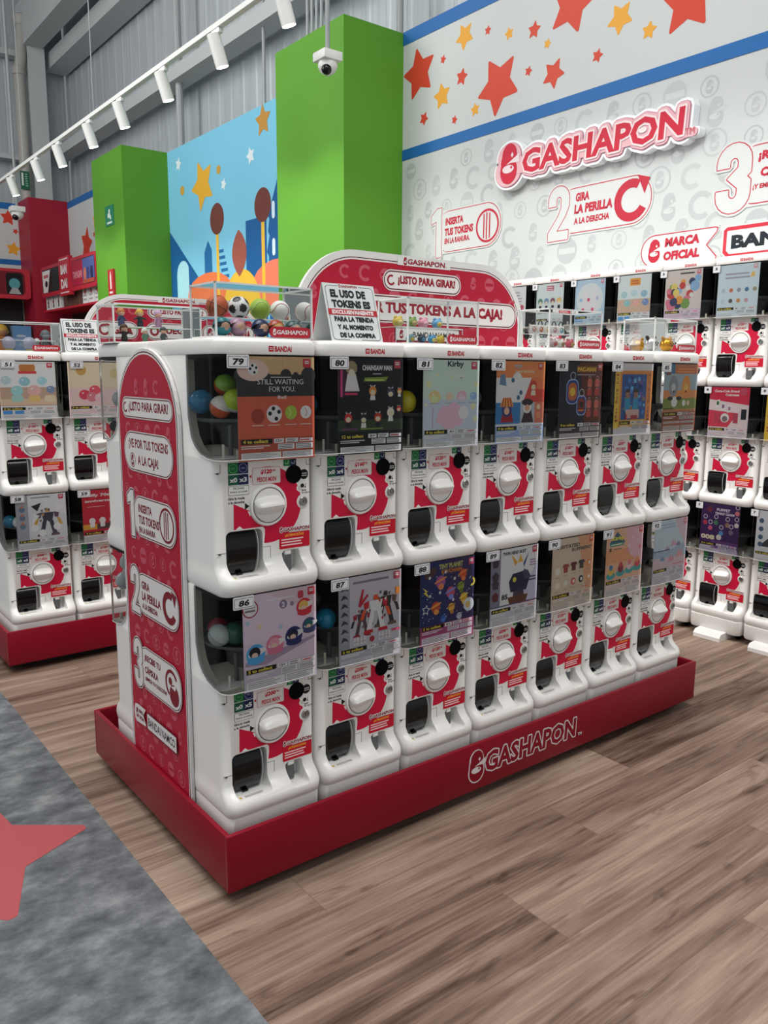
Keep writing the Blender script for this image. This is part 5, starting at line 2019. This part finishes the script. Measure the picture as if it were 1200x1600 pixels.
def helmet(loc, shell, inner, label):
    mb = MB()
    s = M('shell_'+shell, shell, .35)
    r = .023
    mb.sphere((0, 0, r), r, s, 22, 8, z0=-1, z1=-.12)
    mb.add(*[[(r*math.cos(2*PI*i/22), r*math.sin(2*PI*i/22), r*.88) for i in range(22)], [tuple(range(22))]], M('shell_white', '#d6d6d2', .4))
    o = mb.obj('capsule_figure', None, loc)
    mb = MB().sphere((0, 0, 0), r*1.02, s, 22, 8, z0=.1, z1=1)
    l = mb.obj('lid', o)
    l.location = (0, .004, r*1.02)
    l.rotation_euler = (-.45, 0, 0)
    mb = MB().sphere((0, -.004, r), r*.78, M('hair_'+inner, inner, .6), 16, 10)
    mb.sphere((0, -.008, r*.95), r*.68, M('skin', '#d3a58c', .6), 14, 8)
    mb.obj('head', o)
    return tag(o, label, 'toy figure', 'open capsule figures in the corner display case')


for x, s, h, lb in ((.085, '#2f8f98', '#1a1d22', 'teal'), (.128, '#b58aa2', '#c79aac', 'pink'), (.194, '#26305c', '#1c2036', 'navy'), (.240, '#b04a34', '#c9973a', 'red'), (.292, '#1d4a48', '#8a8f90', 'dark green')):
    helmet((x, .115, ZT+.0045), s, h, '%s open capsule figure in the front row of the corner case' % lb)


def figurine(loc, body, hair, label, group, h=.06, skin='#d3a58c', spread=0):
    """tiny standing doll: one body mesh, hair as a part"""
    mb = MB()
    b = M('cloth_'+body, body, .6)
    mb.lathe([(.010, 0), (.011, .01), (.008, .024), (.0095, .031), (.004, .036)], b, (0, 0, 0), 'Z', 12)
    for s in (-1, 1):
        mb.tube((s*.008, 0, .031), (s*(.014+spread), -.004, .018+spread*1.2), .0032, b, 8, .0026)
    mb.sphere((0, 0, .044), .0115, M('skin_'+skin, skin, .6), 14, 10)
    o = mb.obj('figurine', None, loc)
    k = h/.06
    o.scale = (k, k, k)
    q = MB().sphere((0, .0015, .0465), .0128, M('hair_'+hair, hair, .6), 14, 8, z0=-.15, z1=1)
    for s in (-1, 1):
        q.sphere((s*.010, .003, .043), .005, M('hair_'+hair), 8, 6)
    q.obj('hair', o)
    return tag(o, label, 'toy figure', group)


g = 'little dolls in the case at the back left'
figurine((.075, .775, zs), '#39466a', '#b8743a', 'orange-haired doll on the back left case shelf', g, .058)
figurine((.135, .775, zs), '#22242a', '#c9a24a', 'blond doll in black on the back left case shelf', g, .058, spread=.006)
figurine((.195, .775, zs), '#a87f9c', '#b89ab8', 'lilac doll on the back left case shelf', g, .058)
figurine((.06, .715, ZT+.0045), '#2a2624', '#5a3a26', 'dark-caped doll on the floor of the back left case', g, .055, spread=.008)
figurine((.125, .715, ZT+.0045), '#5f8a74', '#d6d6d0', 'white-haired green doll on the floor of the back left case', g, .045)
figurine((.185, .715, ZT+.0045), '#4a5356', '#3f484c', 'grey pointed doll on the floor of the back left case', g, .05)


def blobtoy(loc, c1, c2, label, group, r=.017):
    mb = MB().sphere((0, 0, r*.85), r, M('toy_'+c1, c1, .5), 16, 10, (1, .9, .85))
    for s in (-1, 1):
        mb.sphere((s*r*.55, 0, r*1.6), r*.3, M('toy_'+c1), 8, 6)
    o = mb.obj('soft_toy', None, loc)
    MB().sphere((0, -r*.5, r*.75), r*.62, M('toy_'+c2, c2, .5), 12, 8, (1, .9, .8)).obj('belly', o)
    return tag(o, label, 'toy figure', group)


g = 'small toys in the case before the header board'
for x, c1, c2, lb in ((.705, '#c9b04a', '#d6c68a', 'yellow'), (.76, '#6f8a3c', '#b59a6a', 'olive'), (.805, '#cf8a9c', '#d9a8b4', 'pink'), (.862, '#5f9ac0', '#c9b04a', 'sky blue')):
    blobtoy((x, .19, zs), c1, c2, '%s toy on the shelf of the case before the header board' % lb, g, .018)
for x, c1, c2, lb in ((.70, '#6fa0a8', '#c9b45a', 'teal'), (.745, '#2a3440', '#4f7fa0', 'dark'), (.785, '#3f8fb8', '#c9b85a', 'bright blue'), (.82, '#c9b03a', '#cf9a3a', 'golden')):
    blobtoy((x, .125, ZT+.0045), c1, c2, '%s toy on the floor of the case before the header board' % lb, g, .014)

g = 'bag charms in the case on machine 83'
for i, (c, lb) in enumerate((('#b58a86', 'rose'), ('#b0705a', 'rust'), ('#b8a05a', 'mustard'), ('#a87f8a', 'mauve'), ('#5f8f94', 'teal'))):
    mb = MB().rbox(-.015, -.006, 0, .015, .006, .03, M('charm_white', '#d3cfcb', .5), .003)
    o = mb.obj('bag_charm', None, (1.305+.036*i, .19, zs))
    mb = MB()
    Art(mb, (-.015, -.006, 0), (1, 0, 0), (0, 0, 1), (0, -1, 0), .03, .03).circ(.5, .5, .34, c, 14).circ(.42, .6, .12, '#dcd6d0', 8)
    mb.obj('print', o)
    MB().path([(.010*math.cos(rad(t)), 0, .029+.016*math.sin(rad(t))) for t in range(0, 181, 20)], .002, M('charm_loop', '#2a2426', .5), 6).obj('loop', o)
    tag(o, '%s printed bag charm on the shelf of the case on machine 83' % lb, 'charm', g)
for x, c1, c2, lb in ((1.335, '#b8a4a4', '#a04a4a', 'pale'), (1.375, '#d0cdc8', '#8a6a4a', 'white'), (1.425, '#b84a5a', '#a8905a', 'red and tan')):
    blobtoy((x, .125, ZT+.0045), c1, c2, '%s toy on the floor of the case on machine 83' % lb, g, .017)


def earball(loc, c, ear, label, metal):
    m = M('earball_'+c, c, .22, metal)
    mb = MB().sphere((0, 0, .027), .027, m, 24, 16)
    o = mb.obj('ball_figure', None, loc)
    for s in (-1, 1):
        e = MB().sphere((0, 0, 0), .011, M('ear_'+ear, ear, .4), 10, 8, (1.3, .5, .8))
        q = e.obj('ear', o)
        q.location = (s*.022, .002, .05)
        q.rotation_euler = (0, -s*.6, 0)
    f = MB()
    for s in (-1, 1):
        f.sphere((s*.009, -.0255, .032), .003, M('eye_dark', '#15130f', .3), 8, 6)
    f.sphere((0, -.0265, .024), .0035, M('eye_dark'), 8, 6, (1.4, .6, .8))
    f.obj('face', o)
    return tag(o, label, 'toy figure')


earball((1.955, .16, ZT+.0045), '#c3c3c2', '#2a2321', 'silver ball figure with dark ears in the far right case', .5)
earball((2.06, .16, ZT+.0045), '#c98f1f', '#b07a2a', 'gold ball figure in the far right case', .6)

IRI = frosted('iridescent_glass', '#b4b4c8', .55)
for i, x in enumerate((.105, .195)):
    mb = MB().sphere((0, 0, .034), .030, IRI, 24, 16)
    o = mb.obj('glass_ball', None, (x, 2.27, ZT+.0045))
    MB().lathe([(.018, 0), (.02, .004), (.014, .008)], M('glass_stand', ('#b8a860', '#b59a78')[i], .5), (0, 0, 0), 'Z', 16).obj('stand', o)
    tag(o, ('milky glass ball on a yellow stand in the left island case', 'violet glass ball on a tan stand in the left island case')[i], 'toy ball', 'glass balls in the left island case')
figurine((.272, 2.28, ZT+.0045), '#6a7076', '#5a5f64', 'tall grey doll in the left island case', 'glass balls in the left island case', .1, '#8a8f94')
figurine((.235, 2.29, ZT+.0045), '#a9b0a6', '#b8bdb6', 'pale doll in the left island case', 'glass balls in the left island case', .06, '#b8bab6')


# ------------------------------------------------------------------ signs on the right-hand wall
def wall_sign(name, label, draw, outline, depth=.004, y=0, z=0, side=None):
    """outline points in (right, up) from wall point y, z"""
    mb = MB()
    mb.prism(outline, (XW-.0015, y, z), A_U, A_W, A_N, depth, side or M('vinyl_white', '#c9cdcd', .5))
    a = Art(mb, (XW-.0015-depth, y, z), A_U, A_W, A_N, eps=.00012)
    draw(a)
    o = mb.obj(name)
    return tag(o, label, 'sign')


TXR = '#b3253a'


def pill_step(n, w, h, l1, l2, l3, icon, xn, wn, tx, lean):
    def d(a):
        # white rounded tab with a thin red outline, big outlined digit at the left
        a.rr(xn+wn*.45, .03, w, h-.03, (h-.06)/2*.98, TXR, 10).rr(xn+wn*.45, .036, w-.006, h-.036, (h-.072)/2*.98, '#c9cdcd', 10)
        a.digit(n, xn, 0, wn*1.05, h, [(.034, '#c9cdcd'), (.011, TXR), '#c9cdcd'])
        for t, u, v, ww, hh, b in (l1, l2, l3):
            a.text(t, u, v, ww, hh, TXR, b, .06)
        icon(a)
    return d


wall_sign('step_sign', 'red and white wall sign numbered 1 about inserting tokens',
          pill_step('1', .766, .365, ('INSERTA', .175, .228, .2, .055, .05), ('TUS TOKENS', .168, .150, .315, .058, .05), ('EN LA RANURA.', .168, .092, .28, .042, .04),
                    lambda a: a.coin(.63, .172, .118, TXR), .01, .135, .17, 0), rrect(.12, .02, .775, .345, .15, 10, (.01, .15, .15, .01)), .003, 3.297, 2.272)
wall_sign('step_sign', 'red and white wall sign numbered 2 about turning the knob',
          pill_step('2', .82, .345, ('GIRA', .245, .225, .11, .055, .05), ('LA PERILLA', .238, .150, .30, .058, .05), ('A LA DERECHA', .238, .085, .28, .04, .04),
                    lambda a: a.curl(.675, .172, .125, TXR), .02, .165, .22, 0), rrect(.15, .02, .83, .325, .15, 10, (.01, .15, .15, .01)), .003, 2.108, 2.26)
wall_sign('step_sign', 'red and white wall sign numbered 3 cut off by the right frame edge',
          pill_step('3', .9, .365, ('¡RECIBE TU', .245, .24, .33, .058, .05), ('CÁPSULA', .262, .165, .25, .058, .05), ('¡Y EMPIEZA TU COLECCIÓN!', .225, .10, .42, .038, .04),
                    lambda a: a.ring(.76, .185, .09, .125, TXR, 40, 260).circ(.78, .15, .08, TXR), .01, .19, .24, 0), rrect(.15, .02, .91, .345, .15, 10, (.01, .15, .15, .01)), .003, .885, 2.262)


def marca(a):
    q = [(.49, 0), (.495, .02), (.43, .09), (.49, .155), (.495, .175), (.48, .18), (.09, .18)] + [(.09-.09*math.sin(rad(t)), .09+.09*math.cos(rad(t))) for t in range(15, 180, 15)] + [(.09, 0)]
    a.line(q, .006, TXR, True)
    a.icon(.09, .09, .135, TXR, '#c9cdcd')
    a.text('MARCA', .16, .105, .225, .052, TXR, .05, .08).text('OFICIAL', .155, .028, .235, .052, TXR, .05, .08)


wall_sign('official_sign', 'white tag-shaped wall sign with red capsule mark above the wall rack', marca,
          [(.502, -.006), (.505, .02), (.437, .09), (.5, .155), (.503, .186), (.09, .186)] + [(.09-.096*math.sin(rad(t)), .09+.096*math.cos(rad(t))) for t in range(15, 180, 15)] + [(.09, -.006)], .003, 1.34, 2.022)


def bandai(a):
    a.poly([(.01, .03), (.04, 0), (1.15, 0), (1.15, .165), (.03, .165), (.01, .15)], '#c03040')
    a.poly([(.03, .04), (.05, .02), (1.13, .02), (1.13, .145), (.035, .145), (.03, .14)], '#c9cdcd')
    a.text('BANDAI NAMCO', .058, .045, 1.02, .075, '#1f262e', .05)


wall_sign('maker_sign', 'red framed white wall sign with black lettering at the right frame edge', bandai, [(0, .026), (.036, -.008), (1.16, -.008), (1.16, .173), (.026, .173), (0, .155)], .004, .818, 2.025)


def big_sign():
    mb = MB()
    w = 1.45
    a = Art(mb, (XW-.002, 2.503, 2.70), A_U, A_W, A_N, eps=.0004, lay=0)
    # thick white contour body, then rim, pink field and red letters
    body = M('sign_white', '#e6ebee', .35)
    rim = M('sign_rim', '#b9cfe4', .35)
    tx = ('GASHAPON', .225, .018, 1.225, .155)

    def blob_(g, c, d):
        for (cx, cy, rx, ry) in ((.098, .152, .082, .066), (.092, .062, .096, .075)):
            pts = [(cx+(rx+g)*math.cos(rad(t)), cy+(ry+g)*math.sin(rad(t))) for t in range(0, 360, 15)]
            if d:
                mb.prism(pts, a.o+a.N*a.lay, A_U, A_W, A_N, d, c)
            else:
                a.poly(pts, c)
        a.text(*tx, c, .03, .05, g, True, d)
        if d:
            mb.prism(rrect(1.40, .0, 1.54, .05, .02), a.o+a.N*a.lay, A_U, A_W, A_N, d, c)
            mb.prism(rrect(.1, .02, 1.44, .15, .02), a.o+a.N*a.lay, A_U, A_W, A_N, d*.98, c)
        else:
            a.rr(1.40, .0, 1.53, .045, .02, c).rr(.12, .03, 1.44, .14, .02, c)
    blob_(.046, body, .06)
    a.lay = .064
    blob_(.030, '#c0708a', 0)
    blob_(.026, '#dcaeb6', 0)
    a.icon(.096, .11, .265, '#c01c38', '#e0d0d4')
    a.text(*tx, '#e6d4d6', .03, .05, .012)
    a.text(*tx, '#c01c38', .03, .05)
    a.ell(.225+1.225*.775, .1, .028, .016, '#e6dadb')
    a.text('TM', 1.455, .012, .06, .035, '#c04a5c', .0)
    o = mb.obj('brand_sign')
    tag(o, 'large raised red and white letter sign high on the printed wall', 'sign')


big_sign()

# ------------------------------------------------------------------ small signs on the second pillar
mb = MB().prism(rrect(0, 0, .29, .24, .01), (2.953, 8.87, 3.165), A_U, A_W, A_N, .006, M('evac_green', '#0f7a55', .5))
a = Art(mb, (2.947, 8.87, 3.165), A_U, A_W, A_N, .29, .24, .0002)
a.circ(.5, .72, .09, '#cfe0d6').rect(.3, .4, .6, .62, '#cfe0d6').rect(.55, .3, .7, .5, '#cfe0d6').rect(.2, .1, .8, .2, '#cfe0d6')
tag(mb.obj('exit_route_sign'), 'small green pictogram sign on the second green pillar', 'sign')
mb = MB().box(2.93, 8.64, 2.32, 2.953, 8.84, 2.64, M('fire_red', '#a81c22', .5))
a = Art(mb, (2.93, 8.84, 2.32), A_U, A_W, A_N, .2, .32, .0002)
a.rect(.38, .25, .62, .8, '#d8cfcd').rect(.44, .8, .56, .92, '#d8cfcd').rect(.2, .08, .8, .16, '#d8cfcd')
tag(mb.obj('fire_sign'), 'small red extinguisher sign low on the second green pillar', 'sign')

# ------------------------------------------------------------------ cameras on poles
def dome(x, y, z, top, label, s=1.):
    t = empty('security_camera', (x, y, z), 0, label, 'camera')
    MB().tube((0, 0, .05*s), (0, 0, top-z), .016*s, STEEL, 10).obj('pole', t)
    MB().rbox(-.075*s, -.075*s, 0, .075*s, .075*s, .06*s, LAMPW, .008).obj('mount_box', t)
    mb = MB().lathe([(.062*s, 0), (.068*s, -.03*s), (.055*s, -.06*s), (.02*s, -.085*s)], LAMPW, (0, 0, 0), 'Z', 24)
    mb.obj('housing', t)
    MB().sphere((-.028*s, -.028*s, -.058*s), .036*s, BLACK, 16, 10).obj('lens_dome', t)


dome(2.5, 3.21, 3.47, 7.9, 'white dome camera hanging on a pole before the near green pillar')
dome(2.35, 10.6, 3.52, 6.6, 'white dome camera hanging near the red pillar', 1.2)

# ------------------------------------------------------------------ track lighting
RX, RZ = 2.0, 3.745
mb = MB().box(RX-.022, -1.5, RZ, RX+.022, 12.4, RZ+.035, LAMPW)
tr = tag(mb.obj('light_track'), 'white light track running diagonally along the upper left', 'light track')
for y in (.5, 3.4, 6.4, 8.85, 11.2):
    w_ = MB().tube((RX, y, RZ+.035), (RX, y, 7.9), .005, STEEL, 6).obj('suspension_wire', tr)
spots = [(9.377, 'farthest left'), (8.317, 'second from the left'), (7.507, 'third from the left'), (6.54, 'fourth from the left'), (5.721, 'fifth from the left'), (4.782, 'sixth from the left'), (3.849, 'bright, near the sky mural'), (2.95, 'at the top frame edge left of the near pillar'),
         (2.0, None), (1.05, None), (.1, None), (-.9, None)]


def spot(y, which, tx, tz, power):
    t = empty('track_spotlight', (RX, y, RZ), 0, ('white cylinder track spotlight, ' + which) if which else 'white cylinder track spotlight over the wall rack beyond the frame', 'spotlight', 'spotlights on the track' if which else 'spotlights beyond the frame')
    MB().rbox(-.018, -.06, -.035, .018, .06, 0, LAMPW, .004).obj('adapter', t)
    d = V((tx-3.2, -.05, -1)).normalized()
    rot = d.to_track_quat('-Z', 'Y').to_matrix().to_4x4()
    c = V((.0, 0, -.13))
    MB().tube((0, 0, -.03), c, .009, LAMPW, 8).obj('arm', t)
    mb = MB()
    mb.lathe([(.043, .10), (.047, .095), (.047, -.115), (.043, -.115), (.040, -.10), (.0, -.0995)], LAMPW, (0, 0, 0), 'Z', 24)
    h = mb.obj('housing', t)
    h.matrix_local = Matrix.Translation(c) @ rot
    mb = MB().lathe([(.0415, -.1152), (.0415, -.112)], GLOW, (0, 0, 0), 'Z', 20)
    g_ = mb.obj('lens', h)
    l = bpy.data.lights.new('spot_beam', 'SPOT')
    l.energy = power
    l.spot_size = rad(112)
    l.spot_blend = .55
    l.shadow_soft_size = .035
    l.color = (1, .97, .9)
    lo = bpy.data.objects.new('spot_beam', l)
    COL.objects.link(lo)
    lo.parent = h
    lo.location = (0, 0, -.116)


SPOT_W = 62
for y, wh in spots:
    spot(y, wh, 3.5, 1.5, SPOT_W)

# ------------------------------------------------------------------ shelving in the far corner
FRED = M('fixture_red', '#b01c30', .45)


def framed(t, o, U, N, w, h, d, draw, name='sign_box'):
    mb = MB()
    mb.prism(rrect(0, 0, w, h, .06, 5), o, U, (0, 0, 1), N, d, FRED)
    O = V(o)+V(N)*d
    a = Art(mb, O, U, (0, 0, 1), N, w, h, .0006)
    a.rr(.05, .13, .95, .9, .04, '#26181c')
    draw(a)
    return mb.obj(name, t)


t = empty('display_shelving', (3.53, 10.7, 0), 0, 'red display shelving with sign boxes between the far pillars', 'shelving')
MB().box(-.5, -1.3, 0, -.02, 1.35, .12, FRED).box(-.06, -1.3, .12, -.02, 1.35, 2.6, M('shelf_back', '#161214', .7)).obj('back_panel', t)
for z_ in (2.28, 1.6, .9):
    MB().box(-.5, -1.3, z_, -.06, 1.35, z_+.03, FRED).obj('shelf', t)


def dA(a):
    a.poly([(.1, .14), (.34, .14), (.5, .86), (.08, .86)], '#d5d2d0').poly([(.55, .14), (.92, .14), (.92, .86), (.62, .86)], '#1d2a2a').ell(.28, .42, .07, .05, '#17171a').rect(.16, .62, .4, .72, '#b8606a')


def dB(a):
    a.rect(.06, .14, .5, .88, '#a01c38').text('TAMASHII', .1, .35, .36, .22, '#c9848f', .03).rect(.5, .14, .94, .88, '#4a5a94')
    for u, c in ((.58, '#c06a4a'), (.7, '#3a3a6a'), (.84, '#23264a')):
        a.ell(u, .45, .05, .07, c).poly([(u-.05, .16), (u+.05, .16), (u+.03, .4), (u-.03, .4)], c)
    a.rect(.5, .14, .94, .26, '#a04a3a')


framed(t, (-.5, 1.25, 2.5), (0, -1, 0), (-1, 0, 0), .98, .45, .04, dA)
framed(t, (-.5, -.2, 2.5), (0, -1, 0), (-1, 0, 0), 1.08, .45, .04, dB)
mb = MB().box(-.56, -.2, 2.46, -.5, .27, 3.0, FRED)
a = Art(mb, (-.56, .27, 2.46), (0, -1, 0), (0, 0, 1), (-1, 0, 0), .47, .54, .0006)
a.rect(.08, .06, .92, .09, '#dcd4d4').rect(.08, .92, .92, .95, '#dcd4d4').text('BAN', .2, .55, .6, .25, '#dcd4d4', .04).text('DAI', .2, .18, .6, .25, '#dcd4d4', .04)
mb.obj('maker_sign', t)
g = 'white figure boxes on the far shelving'
for i, y in enumerate((11.87, 11.61, 11.35, 10.12, 9.87, 9.62)):
    mb = MB().box(-.16, -.115, 0, .16, .115, .34 if i > 2 else .32, M('carton_white', '#cfcfcf', .6))
    a = Art(mb, (-.16, .115, 0), (0, -1, 0), (0, 0, 1), (-1, 0, 0), .23, .33, .0006)
    if i < 3:
        a.poly([(.35, .1), (.6, .1), (.55, .5), (.62, .9), (.4, .9), (.45, .5)], '#2a2428').rect(.3, .3, .6, .4, '#7a2a34')
    else:
        a.bars(.1, .1, .9, .9, 5, '#9a8f94', i).circ(.5, .5, .15, '#a84a4a')
    o = mb.obj('figure_box', None, (3.22, y, 2.31))
    tag(o, ('white box with dark figure, %s on the far shelving left half' if i < 3 else 'white patterned box, %s on the far shelving right half') % ('left one', 'middle one', 'right one')[i % 3], 'box', g)
for i in range(4):
    mb = MB().box(-.12, -.1, 0, .12, .1, .20, M('carton_brown', '#5a3a30', .6)).box(-.125, -.105, .20, .125, .105, .215, M('carton_white'))
    tag(mb.obj('toy_tin', None, (3.2, 11.08-.22*i, 2.31)), 'brown box with a pale lid in the row between the white boxes', 'box', 'brown lidded boxes on the far shelving')

t = empty('display_shelving', (1.6, 12.8, 0), 0, 'red display shelving along the far wall at the left frame edge', 'shelving')
MB().box(-1.6, -.55, 0, 1.3, -.02, .12, FRED).box(-1.6, -.05, .12, 1.3, -.02, 2.9, M('shelf_back')).obj('back_panel', t)
for z_ in (1.63, .9):
    MB().box(-1.6, -.55, z_, 1.3, -.05, z_+.03, FRED).obj('shelf', t)


def dC(a):
    a.rr(.05, .13, .95, .9, .04, '#6a1a26')
    a.text('SUPER', .5, .5, .2, .2, '#c9a03a', .05).text('TOYS', .5, .25, .2, .2, '#c9a03a', .05)
    a.rr(.78, .14, .93, .85, .03, '#141418').circ(.855, .5, .05, '#4f8f96').poly([(.8, .16), (.91, .16), (.88, .36), (.83, .36)], '#9a9a9c')


framed(t, (-.35, -.5, 2.49), (1, 0, 0), (0, -1, 0), 1.66, .46, .05, dC)
for i, (x, y) in enumerate(((2.22, 12.42), (2.47, 12.42))):
    o = figurine((x, y, 1.66), '#a8642c', '#c9a030', ('orange-clad statue at the left frame edge of the far shelving', 'orange-clad statue left of the blue box on the far shelving')[i], 'statues on the far shelving', .45, '#b07a54', 0)
mb = MB().box(-.13, -.1, 0, .13, .1, .42, M('carton_blue', '#7f9fc4', .5))
a = Art(mb, (-.13, -.1, 0), (1, 0, 0), (0, 0, 1), (0, -1, 0), .26, .42, .0006)
a.rect(0, .55, 1, 1, '#5f8fc0').ell(.4, .62, .3, .08, '#b9c6d4').ell(.6, .3, .4, .12, '#9fb4cc')
tag(mb.obj('printed_box', None, (2.76, 12.42, 1.66)), 'tall sky-blue printed box beside the statues on the far shelving', 'box')
